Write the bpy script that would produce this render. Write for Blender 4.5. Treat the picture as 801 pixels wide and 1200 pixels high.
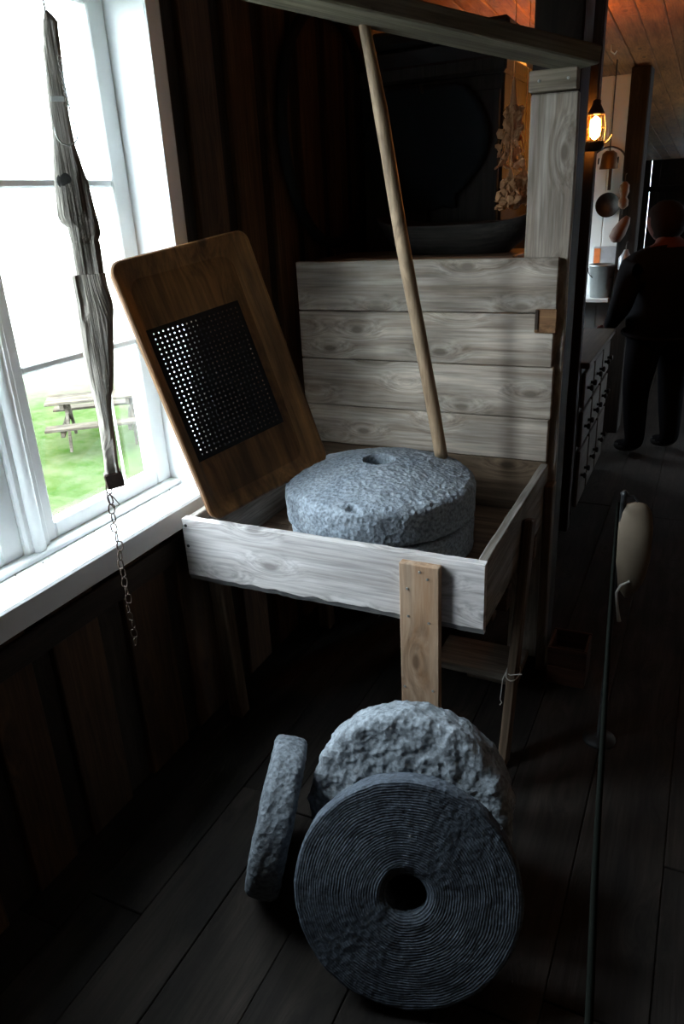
import bpy, bmesh, math, random
from mathutils import Vector, Matrix, noise
random.seed(7)
for o in list(bpy.data.objects): bpy.data.objects.remove(o)
SC = bpy.context.scene
COL = SC.collection

# ------------------------------------------------------------------ camera
PPX, PPY, FPX = 400.5, 600.0, 872.70
def _dir(vx, vy): return Vector((vx - PPX, -(vy - PPY), -FPX)).normalized()
AY = _dir(848, 214); AZ = -_dir(510, 2700); AX = AY.cross(AZ).normalized(); AZ = AX.cross(AY)
RM = Matrix((AX, AY, AZ))                       # camera space -> world
CAM = Vector((0, 0, 1.6))
cd = bpy.data.cameras.new('camera'); cam = bpy.data.objects.new('camera', cd); COL.objects.link(cam)
cd.sensor_fit = 'AUTO'; cd.sensor_width = 36; cd.lens = FPX * 36 / 1200; cd.clip_start = .02; cd.clip_end = 300
cam.matrix_world = Matrix.Translation(CAM) @ RM.to_4x4()
SC.camera = cam
def ray(px, py): return RM @ Vector((px - PPX, -(py - PPY), -FPX))
def onz(px, py, z): r = ray(px, py); return CAM + r * ((z - CAM.z) / r.z)
def onx(px, py, x): r = ray(px, py); return CAM + r * (x / r.x)
def ony(px, py, y): r = ray(px, py); return CAM + r * (y / r.y)
def onpl(px, py, P, n): r = ray(px, py); return CAM + r * ((P - CAM).dot(n) / r.dot(n))

# ------------------------------------------------------------------ sky, light, exposure
world = bpy.data.worlds.new('sky'); SC.world = world; world.use_nodes = True
wn = world.node_tree; bg = wn.nodes['Background']
bg.inputs[0].default_value = (.80, .92, 1.0, 1); bg.inputs[1].default_value = 15.0   # bright even overcast
VS = SC.view_settings; VS.view_transform = 'Standard'; VS.look = 'None'; VS.gamma = 1; VS.exposure = 0.9
VS.use_curve_mapping = False
def portal(name, loc, rot, sx, sy):
    ld = bpy.data.lights.new(name, 'AREA'); ld.shape = 'RECTANGLE'; ld.size = sx; ld.size_y = sy
    ld.cycles.is_portal = True
    o = bpy.data.objects.new(name, ld); COL.objects.link(o); o.location = loc; o.rotation_euler = rot
portal('window_portal', (-1.56, 1.22, 1.46), (0, -math.pi/2, 0), 1.36, 1.12)
portal('far_window_portal', (-1.56, 5.22, 1.28), (0, -math.pi/2, 0), .65, .55)
portal('doorway_portal', (1.75, 6.43, 1.0), (0, math.pi/2, 0), 1.9, .25)

# ------------------------------------------------------------------ materials
MATS = {}
def new_mat(name):
    m = bpy.data.materials.new(name); m.use_nodes = True
    nt = m.node_tree; return m, nt, nt.nodes['Principled BSDF']
def N(nt, t, **kw):
    n = nt.nodes.new(t)
    for k, v in kw.items(): setattr(n, k, v)
    return n
def plain(name, col, rough=.6, metal=0, var=.25, scale=30, bump=.15, spec=.4):
    if name in MATS: return MATS[name]
    m, nt, b = new_mat(name); L = nt.links.new
    tc = N(nt, 'ShaderNodeTexCoord'); ns = N(nt, 'ShaderNodeTexNoise'); ns.inputs['Scale'].default_value = scale; ns.inputs['Detail'].default_value = 5
    L(tc.outputs['Object'], ns.inputs['Vector'])
    mx = N(nt, 'ShaderNodeMix', data_type='RGBA'); mx.inputs[6].default_value = (*[c*(1-var) for c in col], 1); mx.inputs[7].default_value = (*[min(1, c*(1+var)) for c in col], 1)
    L(ns.outputs['Fac'], mx.inputs[0]); L(mx.outputs[2], b.inputs['Base Color'])
    bp = N(nt, 'ShaderNodeBump'); bp.inputs['Strength'].default_value = bump; bp.inputs['Distance'].default_value = .004
    L(ns.outputs['Fac'], bp.inputs['Height']); L(bp.outputs[0], b.inputs['Normal'])
    b.inputs['Roughness'].default_value = rough; b.inputs['Metallic'].default_value = metal; b.inputs['Specular IOR Level'].default_value = spec
    MATS[name] = m; return m
def wood(name, light, dark, axis, rough=.75, knots=.5, grain=1.0, blotch=.5, bump=.35, depth=None):
    """weathered board: streaks along `axis` (object space), bent round knots, blotchy wear"""
    key = name + axis
    if key in MATS: return MATS[key]
    m, nt, b = new_mat(key); L = nt.links.new
    tc = N(nt, 'ShaderNodeTexCoord'); oi = N(nt, 'ShaderNodeObjectInfo')
    rv = N(nt, 'ShaderNodeVectorMath', operation='SCALE'); rv.inputs[0].default_value = (17, 23, 31); L(oi.outputs['Random'], rv.inputs['Scale'])
    ad = N(nt, 'ShaderNodeVectorMath', operation='ADD'); L(tc.outputs['Object'], ad.inputs[0]); L(rv.outputs[0], ad.inputs[1])
    ai = 'xyz'.index(axis)
    def mapped(al, ac):
        mp = N(nt, 'ShaderNodeMapping'); s = [ac]*3; s[ai] = al; mp.inputs['Scale'].default_value = s; L(ad.outputs[0], mp.inputs['Vector']); return mp
    # knots
    vo = N(nt, 'ShaderNodeTexVoronoi', feature='F1'); vo.inputs['Scale'].default_value = 1; kmp = mapped(3.1, 7.0)
    if depth:
        vo.voronoi_dimensions = '2D'; sx = N(nt, 'ShaderNodeSeparateXYZ'); cx2 = N(nt, 'ShaderNodeCombineXYZ'); L(kmp.outputs[0], sx.inputs[0])
        for q, i in enumerate([i for i in range(3) if 'xyz'[i] != depth]): L(sx.outputs[i], cx2.inputs[q])
        L(cx2.outputs[0], vo.inputs['Vector'])
    else: L(kmp.outputs[0], vo.inputs['Vector'])
    kd = N(nt, 'ShaderNodeMapRange'); kd.inputs['From Min'].default_value = .05; kd.inputs['From Max'].default_value = .10; kd.inputs['To Min'].default_value = 1; kd.inputs['To Max'].default_value = 0
    L(vo.outputs['Distance'], kd.inputs['Value'])
    bend = N(nt, 'ShaderNodeMapRange', interpolation_type='SMOOTHSTEP'); bend.inputs['From Min'].default_value = 0; bend.inputs['From Max'].default_value = .4; bend.inputs['To Min'].default_value = .035; bend.inputs['To Max'].default_value = 0
    L(vo.outputs['Distance'], bend.inputs['Value'])
    cb = N(nt, 'ShaderNodeCombineXYZ')
    for i in range(3):
        if i != ai: L(bend.outputs[0], cb.inputs[i])
    a2 = N(nt, 'ShaderNodeVectorMath', operation='ADD'); L(ad.outputs[0], a2.inputs[0]); L(cb.outputs[0], a2.inputs[1])
    mp = N(nt, 'ShaderNodeMapping'); s = [42*grain]*3; s[ai] = 1.9; mp.inputs['Scale'].default_value = s; L(a2.outputs[0], mp.inputs['Vector'])
    n1 = N(nt, 'ShaderNodeTexNoise'); n1.inputs['Scale'].default_value = 1; n1.inputs['Detail'].default_value = 7; n1.inputs['Roughness'].default_value = .62; L(mp.outputs[0], n1.inputs['Vector'])
    mp2 = N(nt, 'ShaderNodeMapping'); s = [150*grain]*3; s[ai] = 5; mp2.inputs['Scale'].default_value = s; L(a2.outputs[0], mp2.inputs['Vector'])
    n2 = N(nt, 'ShaderNodeTexNoise'); n2.inputs['Scale'].default_value = 1; n2.inputs['Detail'].default_value = 3; L(mp2.outputs[0], n2.inputs['Vector'])
    n3 = N(nt, 'ShaderNodeTexNoise'); n3.inputs['Scale'].default_value = 1; n3.inputs['Detail'].default_value = 5; L(mapped(3, 7).outputs[0], n3.inputs['Vector'])
    r1 = N(nt, 'ShaderNodeMapRange'); r1.inputs['From Min'].default_value = .36; r1.inputs['From Max'].default_value = .66; L(n1.outputs['Fac'], r1.inputs['Value'])
    mx = N(nt, 'ShaderNodeMix', data_type='RGBA'); mx.inputs[6].default_value = (*light, 1); mx.inputs[7].default_value = (*dark, 1)
    L(r1.outputs[0], mx.inputs[0])
    mult = N(nt, 'ShaderNodeMix', data_type='RGBA', blend_type='MULTIPLY'); mult.inputs[0].default_value = .7
    L(mx.outputs[2], mult.inputs[6]); r2 = N(nt, 'ShaderNodeMapRange'); r2.inputs['From Min'].default_value = .3; r2.inputs['From Max'].default_value = .6; r2.inputs['To Min'].default_value = .45; L(n2.outputs['Fac'], r2.inputs['Value']); L(r2.outputs[0], mult.inputs[7])
    bl = N(nt, 'ShaderNodeMix', data_type='RGBA', blend_type='MULTIPLY'); bl.inputs[0].default_value = blotch
    r3 = N(nt, 'ShaderNodeMapRange'); r3.inputs['From Min'].default_value = .38; r3.inputs['From Max'].default_value = .62; r3.inputs['To Min'].default_value = .3; L(n3.outputs['Fac'], r3.inputs['Value'])
    L(mult.outputs[2], bl.inputs[6]); L(r3.outputs[0], bl.inputs[7])
    # random tone per board
    rt = N(nt, 'ShaderNodeMapRange'); rt.inputs['To Min'].default_value = .78; rt.inputs['To Max'].default_value = 1.12; L(oi.outputs['Random'], rt.inputs['Value'])
    tn = N(nt, 'ShaderNodeVectorMath', operation='SCALE'); L(bl.outputs[2], tn.inputs[0]); L(rt.outputs[0], tn.inputs['Scale'])
    # only some cells carry a knot
    sel = N(nt, 'ShaderNodeSeparateColor'); L(vo.outputs['Color'], sel.inputs[0])
    gt = N(nt, 'ShaderNodeMath', operation='LESS_THAN'); gt.inputs[1].default_value = knots; L(sel.outputs[0], gt.inputs[0])
    km = N(nt, 'ShaderNodeMath', operation='MULTIPLY'); L(kd.outputs[0], km.inputs[0]); L(gt.outputs[0], km.inputs[1])
    km2 = N(nt, 'ShaderNodeMath', operation='MULTIPLY'); km2.inputs[1].default_value = .8; L(km.outputs[0], km2.inputs[0])
    kx = N(nt, 'ShaderNodeMix', data_type='RGBA'); kx.inputs[7].default_value = (*[c*.35 for c in dark], 1)
    L(km2.outputs[0], kx.inputs[0]); L(tn.outputs[0], kx.inputs[6]); L(kx.outputs[2], b.inputs['Base Color'])
    bp = N(nt, 'ShaderNodeBump'); bp.inputs['Strength'].default_value = bump; bp.inputs['Distance'].default_value = .003
    sm = N(nt, 'ShaderNodeMath', operation='ADD'); L(n1.outputs['Fac'], sm.inputs[0]); L(n2.outputs['Fac'], sm.inputs[1]); L(sm.outputs[0], bp.inputs['Height']); L(bp.outputs[0], b.inputs['Normal'])
    b.inputs['Roughness'].default_value = rough; b.inputs['Specular IOR Level'].default_value = .3
    MATS[key] = m; return m
def stone(name, c1, c2, rings=0, scale=1.0, bump=.6):
    m, nt, b = new_mat(name); L = nt.links.new
    tc = N(nt, 'ShaderNodeTexCoord')
    n1 = N(nt, 'ShaderNodeTexNoise'); n1.inputs['Scale'].default_value = 6*scale; n1.inputs['Detail'].default_value = 8; n1.inputs['Roughness'].default_value = .7; L(tc.outputs['Object'], n1.inputs['Vector'])
    n2 = N(nt, 'ShaderNodeTexNoise'); n2.inputs['Scale'].default_value = 110*scale; n2.inputs['Detail'].default_value = 4; L(tc.outputs['Object'], n2.inputs['Vector'])
    n3 = N(nt, 'ShaderNodeTexVoronoi'); n3.inputs['Scale'].default_value = 75*scale; L(tc.outputs['Object'], n3.inputs['Vector'])
    mx = N(nt, 'ShaderNodeMix', data_type='RGBA'); mx.inputs[6].default_value = (*c1, 1); mx.inputs[7].default_value = (*c2, 1)
    r = N(nt, 'ShaderNodeMapRange'); r.inputs['From Min'].default_value = .35; r.inputs['From Max'].default_value = .65; L(n1.outputs['Fac'], r.inputs['Value']); L(r.outputs[0], mx.inputs[0])
    m2 = N(nt, 'ShaderNodeMix', data_type='RGBA', blend_type='MULTIPLY'); m2.inputs[0].default_value = .8
    r2 = N(nt, 'ShaderNodeMapRange'); r2.inputs['From Min'].default_value = .32; r2.inputs['From Max'].default_value = .62; r2.inputs['To Min'].default_value = .4; r2.inputs['To Max'].default_value = 1.15; L(n2.outputs['Fac'], r2.inputs['Value'])
    L(mx.outputs[2], m2.inputs[6]); L(r2.outputs[0], m2.inputs[7]); L(m2.outputs[2], b.inputs['Base Color'])
    h = N(nt, 'ShaderNodeMath', operation='ADD'); L(n2.outputs['Fac'], h.inputs[0]); L(n3.outputs['Distance'], h.inputs[1]); ho = h
    if rings:
        sp = N(nt, 'ShaderNodeSeparateXYZ'); nz = N(nt, 'ShaderNodeTexNoise'); nz.inputs['Scale'].default_value = 9; L(tc.outputs['Object'], nz.inputs['Vector'])
        L(tc.outputs['Object'], sp.inputs[0])
        cbv = N(nt, 'ShaderNodeCombineXYZ'); L(sp.outputs[0], cbv.inputs[0]); L(sp.outputs[1], cbv.inputs[1])
        ln = N(nt, 'ShaderNodeVectorMath', operation='LENGTH'); L(cbv.outputs[0], ln.inputs[0])
        ma = N(nt, 'ShaderNodeMath', operation='MULTIPLY_ADD'); ma.inputs[1].default_value = .02; L(nz.outputs['Fac'], ma.inputs[0]); L(ln.outputs['Value'], ma.inputs[2])
        mm = N(nt, 'ShaderNodeMath', operation='MULTIPLY'); mm.inputs[1].default_value = rings; L(ma.outputs[0], mm.inputs[0])
        si = N(nt, 'ShaderNodeMath', operation='SINE'); L(mm.outputs[0], si.inputs[0])
        s2 = N(nt, 'ShaderNodeMath', operation='MULTIPLY_ADD'); s2.inputs[1].default_value = .24; L(si.outputs[0], s2.inputs[0]); L(h.outputs[0], s2.inputs[2]); ho = s2
    bp = N(nt, 'ShaderNodeBump'); bp.inputs['Strength'].default_value = bump; bp.inputs['Distance'].default_value = .004; L(ho.outputs[0], bp.inputs['Height']); L(bp.outputs[0], b.inputs['Normal'])
    b.inputs['Roughness'].default_value = .85; b.inputs['Specular IOR Level'].default_value = .25
    return m
def emit(name, col, s):
    m, nt, b = new_mat(name); b.inputs['Emission Color'].default_value = (*col, 1); b.inputs['Emission Strength'].default_value = s; b.inputs['Base Color'].default_value = (*col, 1); return m
def pane_mat(name, tint=(1, 1, 1), gloss=.06):
    m = bpy.data.materials.new(name); m.use_nodes = True; nt = m.node_tree; nt.nodes.clear(); L = nt.links.new
    o = N(nt, 'ShaderNodeOutputMaterial'); t = N(nt, 'ShaderNodeBsdfTransparent'); t.inputs[0].default_value = (*tint, 1)
    g = N(nt, 'ShaderNodeBsdfGlossy'); g.inputs['Roughness'].default_value = .03
    mx = N(nt, 'ShaderNodeMixShader'); mx.inputs[0].default_value = gloss; L(t.outputs[0], mx.inputs[1]); L(g.outputs[0], mx.inputs[2]); L(mx.outputs[0], o.inputs[0]); return m

GREY = ((.74, .65, .55), (.40, .32, .25))     # weathered grey boards
DARKW = ((.035, .021, .012), (.014, .008, .005))  # old brown-black boards
FLOORW = ((.034, .027, .022), (.014, .010, .008))
CEILW = ((.42, .19, .062), (.24, .095, .03))
PALE = ((.80, .77, .76), (.58, .54, .52))     # whitish worn front board
PINE = ((.50, .36, .25), (.30, .17, .09))     # fresher pine
LIDW = ((.25, .12, .042), (.085, .036, .013))
M_white = plain('white_paint', (.80, .82, .82), .45, var=.06, scale=14, bump=.1)
M_iron = plain('dark_iron', (.05, .047, .045), .5, .8, .4, 60, .3)
M_rust = plain('rusty_iron', (.07, .048, .036), .65, .6, .5, 60, .4)
M_steel = plain('bright_steel', (.55, .55, .53), .35, .9, .2, 40, .1)
M_black = plain('sooty_black', (.012, .013, .014), .6, 0, .4, 10, .2)
M_glass = pane_mat('window_glass')

# ------------------------------------------------------------------ mesh helpers
def put(name, bm, mat, parent=None, loc=None, smooth=False, rot=None):
    me = bpy.data.meshes.new(name); bmesh.ops.recalc_face_normals(bm, faces=bm.faces); bm.to_mesh(me); bm.free()
    o = bpy.data.objects.new(name, me); COL.objects.link(o)
    for mm in (mat if isinstance(mat, (list, tuple)) else [mat]): me.materials.append(mm)
    if smooth: me.polygons.foreach_set('use_smooth', [True]*len(me.polygons))
    if parent: o.parent = parent
    if loc is not None: o.location = loc
    if rot is not None: o.rotation_euler = rot
    return o
def tag(o, label, cat, group=None):
    o['label'] = label; o['category'] = cat
    if group: o['group'] = group
    return o
def thing(name, label, cat, loc=(0, 0, 0), group=None):
    o = bpy.data.objects.new(name, None); COL.objects.link(o); o.location = loc; o.empty_display_size = .1
    return tag(o, label, cat, group)
def struct(o): o['kind'] = 'structure'; return o
def setting(name, loc=(0, 0, 0)):
    o = bpy.data.objects.new(name, None); COL.objects.link(o); o.location = loc; o.empty_display_size = .1; return struct(o)
def bbox(bm, lo, hi, bev=0.0, seg=1, wob=0.0, axis=None, seed=0.0):
    """bevelled board, cut along its long axis and gently uneven"""
    lo = Vector(lo); hi = Vector(hi); d = hi - lo; c = (lo + hi) / 2
    r = bmesh.ops.create_cube(bm, size=1); vs = r['verts']
    for v in vs: v.co = Vector((v.co.x*d.x, v.co.y*d.y, v.co.z*d.z))
    fs = list({f for v in vs for f in v.link_faces})
    if seg > 1:
        ai = max(range(3), key=lambda i: d[i]) if axis is None else 'xyz'.index(axis)
        for k in range(1, seg):
            no = Vector((0, 0, 0)); no[ai] = 1; co = Vector((0, 0, 0)); co[ai] = -d[ai]/2 + d[ai]*k/seg
            fs = list({f for v in vs for f in v.link_faces}); es = list({e for f in fs for e in f.edges})
            g = bmesh.ops.bisect_plane(bm, geom=vs + es + fs, plane_co=co, plane_no=no)
            vs = list({*vs, *[x for x in g['geom_cut'] if isinstance(x, bmesh.types.BMVert)]})
    if bev:
        es = [e for e in {e for v in vs for e in v.link_edges} if e.calc_face_angle(0) > 1.0]
        g = bmesh.ops.bevel(bm, geom=es, offset=bev, segments=1, affect='EDGES', profile=.5)
        vs = list({*[v for v in vs if v.is_valid], *g['verts']})
    for v in vs:
        if wob:
            p = (v.co + c) * 9 + Vector((seed*7.1, seed*3.3, seed))
            v.co += noise.noise_vector(p) * wob
        v.co += c
    return vs
def board(name, lo, hi, mat, parent=None, bev=.003, seg=5, wob=.002, axis=None, seed=None):
    """board given in world coordinates; origin at its low end"""
    lo = Vector([min(a, b) for a, b in zip(lo, hi)]) if False else Vector(lo); hi = Vector(hi)
    base = Vector(((lo.x+hi.x)/2, (lo.y+hi.y)/2, lo.z))
    bm = bmesh.new(); bbox(bm, lo-base, hi-base, bev, seg, wob, axis, random.random()*50 if seed is None else seed)
    off = Vector(parent.location) if parent else Vector()
    return put(name, bm, mat, parent, base - off)
def tube(bm, pts, rad, n=8, closed=False, cap=True):
    pts = [Vector(p) for p in pts]; m = len(pts); rings = []
    up = Vector((0, 0, 1)); prev = None
    for i, p in enumerate(pts):
        a = pts[(i-1) % m] if (closed or i > 0) else p; b = pts[(i+1) % m] if (closed or i < m-1) else p
        t = (b - a).normalized()
        if prev is None:
            u = t.orthogonal().normalized()
        else:
            u = (prev - t*prev.dot(t))
            u = u.normalized() if u.length > 1e-6 else t.orthogonal().normalized()
        prev = u; w = t.cross(u); r = rad[i] if isinstance(rad, (list, tuple)) else rad
        rings.append([bm.verts.new(p + (u*math.cos(2*math.pi*k/n) + w*math.sin(2*math.pi*k/n))*r) for k in range(n)])
    for i in range(m if closed else m-1):
        A, B = rings[i], rings[(i+1) % m]
        off = 0
        if closed and i == m-1:
            off = min(range(n), key=lambda s: sum((A[k].co - B[(k+s) % n].co).length for k in range(n)))
        for k in range(n): bm.faces.new((A[k], A[(k+1) % n], B[(k+1+off) % n], B[(k+off) % n]))
    if cap and not closed: bm.faces.new(rings[0][::-1]); bm.faces.new(rings[-1])
def lathe(bm, prof, n=32, close=False, caps=True):
    rings = [[bm.verts.new((r*math.cos(2*math.pi*k/n), r*math.sin(2*math.pi*k/n), z)) for k in range(n)] for r, z in prof]
    m = len(rings)
    for i in range(m if close else m-1):
        A, B = rings[i], rings[(i+1) % m]
        for k in range(n): bm.faces.new((A[k], A[(k+1) % n], B[(k+1) % n], B[k]))
    if caps and not close: bm.faces.new(rings[0][::-1]); bm.faces.new(rings[-1])
    return rings
def between(name, a, b, w, t, mat, parent=None, bev=.003, seg=5, wob=.002, side=None):
    """board from a to b (world); local z runs along it, w along local x, t along local y"""
    a = Vector(a); b = Vector(b); d = b - a; Lg = d.length; z = d.normalized()
    x = Vector(side) if side else Vector((1, 0, 0)); x = (x - z*x.dot(z)).normalized(); y = z.cross(x)
    bm = bmesh.new(); bbox(bm, (-w/2, -t/2, 0), (w/2, t/2, Lg), bev, seg, wob, 'z', random.random()*50)
    o = put(name, bm, mat, parent); off = Vector(parent.location) if parent else Vector()
    o.matrix_local = Matrix.Translation(a - off) @ Matrix((x, y, z)).transposed().to_4x4(); return o

# ================================================================== THE ROOM
WX = -1.36          # inner face of the window wall
Y0, Y1 = -1.6, 12.0
XR = 1.6
# ---- floor: long dark planks, each its own
floor = setting('floor')
x = WX - .25; k = 0
while x < XR + .05:
    w = random.choice((.165, .185, .2, .21)); y = Y0 - .1 - random.random()*1.2
    while y < Y1:
        ln = random.uniform(2.6, 4.2); y2 = min(y + ln, Y1 + .1)
        if y2 - max(y, Y0 - .1) > .05:
            dz = random.uniform(-.003, .0)
            board('plank', (x + .001, max(y, Y0 - .1), -.04), (x + w - .001, y2 - .003, dz), wood('floor_board', *FLOORW, 'y', .9, .3, .8, .75, .6, depth='z'), floor, .002, 5, .0012)
        y = y2
    x += w; k += 1
struct(board('subfloor', (WX - .3, Y0 - .2, -.08), (XR + .1, Y1 + .1, -.042), wood('dark_board', *DARKW, 'y'), None, 0, 1, 0))
# ---- window wall: boards with recessed strips between them
wall = setting('wall_left')
WIN = (.66, 1.79, .80, 2.14)            # y0, y1, z0, z1 of the opening
WIN2 = (4.95, 5.50, .95, 1.6)
def ceil_z(y): return 2.35 - .0524*(y - 4.0)
mB = wood('wall_board', (.15, .075, .035), (.075, .037, .018), 'z', .8, .35, .8, .5)
mS = wood('wall_strip', (.045, .031, .021), (.02, .014, .009), 'z', .85, .2, .8, .5)
y = Y0
edges = []
seq = [(.16, 1), (.075, 0)]
# strips read from the photograph near the window: board / recessed strip
marks = [(-1.6, 0)]
pos = [(.80, .90, 0), (.90, 1.035, 1), (1.035, 1.10, 0), (1.10, 1.262, 1), (1.262, 1.36, 0), (1.36, 1.54, 1), (1.54, 1.60, 0), (1.60, 1.86, 1)]
yy = .80; i = 0
while yy > Y0:
    w = .15 if i % 2 == 0 else .08; pos.insert(0, (max(yy - w, Y0), yy, 1 - i % 2)); yy -= w; i += 1
yy = 1.86; i = 0
while yy < Y1:
    w = (.07, .15)[i % 2]; pos.append((yy, min(yy + w, Y1), i % 2)); yy += w; i += 1
def wall_piece(a, b, z0, z1, proud):
    xo = WX if proud else WX - .016
    board('wall_board' if proud else 'wall_strip', (xo - .025, a + .001, z0), (xo, b - .001, z1), mB if proud else mS, wall, .003, 3, .0012, 'z')
for a, b, pr in pos:
    zt = ceil_z((a + b)/2) - .003
    inwin = None
    for Wn in (WIN, WIN2):
        if b > Wn[0] + .001 and a < Wn[1] - .001: inwin = Wn
    if not inwin: wall_piece(a, b, 0, zt, pr)
    else:
        wall_piece(a, b, 0, inwin[2] - .07, pr)
        wall_piece(a, b, inwin[3] + .02, zt, pr)
        if a < inwin[0]: wall_piece(a, inwin[0], inwin[2] - .07, inwin[3] + .02, pr)
        if b > inwin[1]: wall_piece(inwin[1] + .012, b, inwin[2] - .07, inwin[3] + .02, pr)
# outer skin of the wall, around the two openings
mSk = wood('outer_board', *DARKW, 'y')
def skin(y0, y1, z0, z1): board('outer_skin', (-1.60, y0, z0), (WX - .045, y1, z1), mSk, wall, 0, 1, 0)
skin(Y0 - .1, WIN[0] - .012, -.05, 2.7); skin(WIN[0] - .012, WIN[1] + .012, -.05, WIN[2] - .05); skin(WIN[0] - .012, WIN[1] + .012, WIN[3] + .012, 2.7)
skin(WIN[1] + .012, WIN2[0] - .012, -.05, 2.7); skin(WIN2[0] - .012, WIN2[1] + .012, -.05, WIN2[2] - .02); skin(WIN2[0] - .012, WIN2[1] + .012, WIN2[3] + .012, 2.7); skin(WIN2[1] + .012, Y1 + .2, -.05, 2.7)
# ledger under the sill
struct(board('trim_1', (WX - .001, -.6, .625), (WX + .012, 2.36, .70), wood('wall_strip', *DARKW, 'y'), None, .003, 6, .001))
# ---- the near window
w1 = setting('window_1', (-1.49, WIN[0], WIN[2]))
def wb(name, lo, hi, par=w1, bev=.004, seg=1, wob=0.0008, mat=M_white): return board(name, lo, hi, mat, par, bev, max(seg, 2), wob)
wb('jamb', (-1.60, WIN[1], WIN[2] - .04), (WX + .001, WIN[1] + .012, WIN[3] + .012), seg=4)
wb('jamb', (-1.60, WIN[0] - .012, WIN[2] - .04), (WX + .001, WIN[0], WIN[3] + .012), seg=4)
wb('head_jamb', (-1.60, WIN[0], WIN[3]), (WX + .001, WIN[1], WIN[3] + .012), seg=4)
wb('casing', (WX + .0005, WIN[1] - .002, .802), (WX + .005, WIN[1] + .056, WIN[3] + .09), seg=4)
wb('casing', (WX + .0005, WIN[0] - .056, .802), (WX + .005, WIN[0] + .002, WIN[3] + .09), seg=4)
wb('head_casing', (WX + .0005, WIN[0] + .003, WIN[3] - .002), (WX + .005, WIN[1] - .003, WIN[3] + .09), seg=4)
wb('window_sill', (-1.60, WIN[0] - .08, .725), (WX + .032, WIN[1] + .075, .797), bev=.006, seg=8, wob=.0012)
wb('sill_ledge', (-1.528, WIN[0], .797), (-1.452, WIN[1], .812), bev=.003, seg=6)
# mullion between the two sashes, with a rounded bead
wb('mullion', (-1.60, 1.185, .80), (-1.475, 1.262, WIN[3]), bev=.006, seg=4)
bm = bmesh.new(); tube(bm, [(-1.476, 1.222, z) for z in (.80, 1.2, 1.7, WIN[3])], .018, 12); put('mullion_bead', bm, M_white, w1, -Vector(w1.location), True)
def sash(y0, y1):
    x0, x1 = -1.525, -1.488; zb, zt = .812, WIN[3]
    wb('stile', (x0, y0, zb), (x1, y0 + .036, zt), seg=4); wb('stile', (x0, y1 - .066, zb), (x1, y1, zt), seg=4)
    wb('bottom_rail', (x0, y0 + .036, zb), (x1, y1 - .066, .858), seg=4); wb('top_rail', (x0, y0 + .036, 2.085), (x1, y1 - .066, zt), seg=4)
    for z in (1.258, 1.678): wb('muntin', (x0 + .004, y0 + .036, z - .011), (x1 - .002, y1 - .066, z + .011), seg=4, bev=.005)
    for za, zb2 in ((.858, 1.247), (1.269, 1.667), (1.689, 2.085)):
        bm = bmesh.new(); bbox(bm, (-.002, y0 + .034, za - .003), (.002, y1 - .064, zb2 + .003)); put('pane', bm, M_glass, w1, Vector((-1.508, 0, 0)) - Vector(w1.location))
sash(1.262, 1.79); sash(.66, 1.185)
# outer storm bar seen thinly through the pane
wb('storm_bar', (-1.585, 1.675, .81), (-1.575, 1.683, 2.14), seg=2)
# flakes and dust on the sill
bm = bmesh.new()
for q in range(60):
    py = random.uniform(.9, 1.78); px_ = random.uniform(-1.45, -1.34); s = random.uniform(.001, .0028); a = random.random()*6
    vs = [bm.verts.new((px_ + s*math.cos(a + t)*random.uniform(.5, 1.4), py + s*math.sin(a + t)*random.uniform(.5, 1.4), .7985 + random.random()*.001)) for t in (0, 1.5, 3.1, 4.6)]
    g = bm.faces.new(vs); e = bmesh.ops.extrude_face_region(bm, geom=[g])
    for v in e['geom']:
        if isinstance(v, bmesh.types.BMVert): v.co.z += .0012
o = put('paint_flakes', bm, plain('flake', (.10, .085, .07), .9)); tag(o, 'dark crumbs and paint flakes scattered on the white window sill', 'debris'); o['kind'] = 'stuff'
# ---- the far window, behind the partition
def plain_window(nm0, Wn, bars):
    w = setting(nm0, (-1.49, Wn[0], Wn[2])); y0, y1, z0, z1 = Wn
    for lo, hi, nm in (((-1.6, y0 - .012, z0 - .02), (WX + .002, y0, z1 + .012), 'jamb'), ((-1.6, y1, z0 - .02), (WX + .002, y1 + .012, z1 + .012), 'jamb'),
                       ((-1.6, y0, z1), (WX + .002, y1, z1 + .012), 'head_jamb'), ((-1.6, y0 - .05, z0 - .04), (WX + .03, y1 + .05, z0), 'window_sill'),
                       ((-1.52, y0, z0), (-1.49, y0 + .04, z1), 'stile'), ((-1.52, y1 - .04, z0), (-1.49, y1, z1), 'stile'),
                       ((-1.52, y0 + .04, z0), (-1.49, y1 - .04, z0 + .05), 'bottom_rail'), ((-1.52, y0 + .04, z1 - .05), (-1.49, y1 - .04, z1), 'top_rail')): wb(nm, lo, hi, w)
    zz = [z0 + .05] + bars + [z1 - .05]
    for z in bars: wb('muntin', (-1.515, y0 + .04, z - .011), (-1.492, y1 - .04, z + .011), w)
    for za, zb in zip(zz, zz[1:]):
        bm = bmesh.new(); bbox(bm, (-.002, y0 + .03, za), (.002, y1 - .03, zb)); put('pane', bm, M_glass, w, Vector((-1.505, 0, 0)) - Vector(w.location))
plain_window('window_2', WIN2, [1.28])
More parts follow.
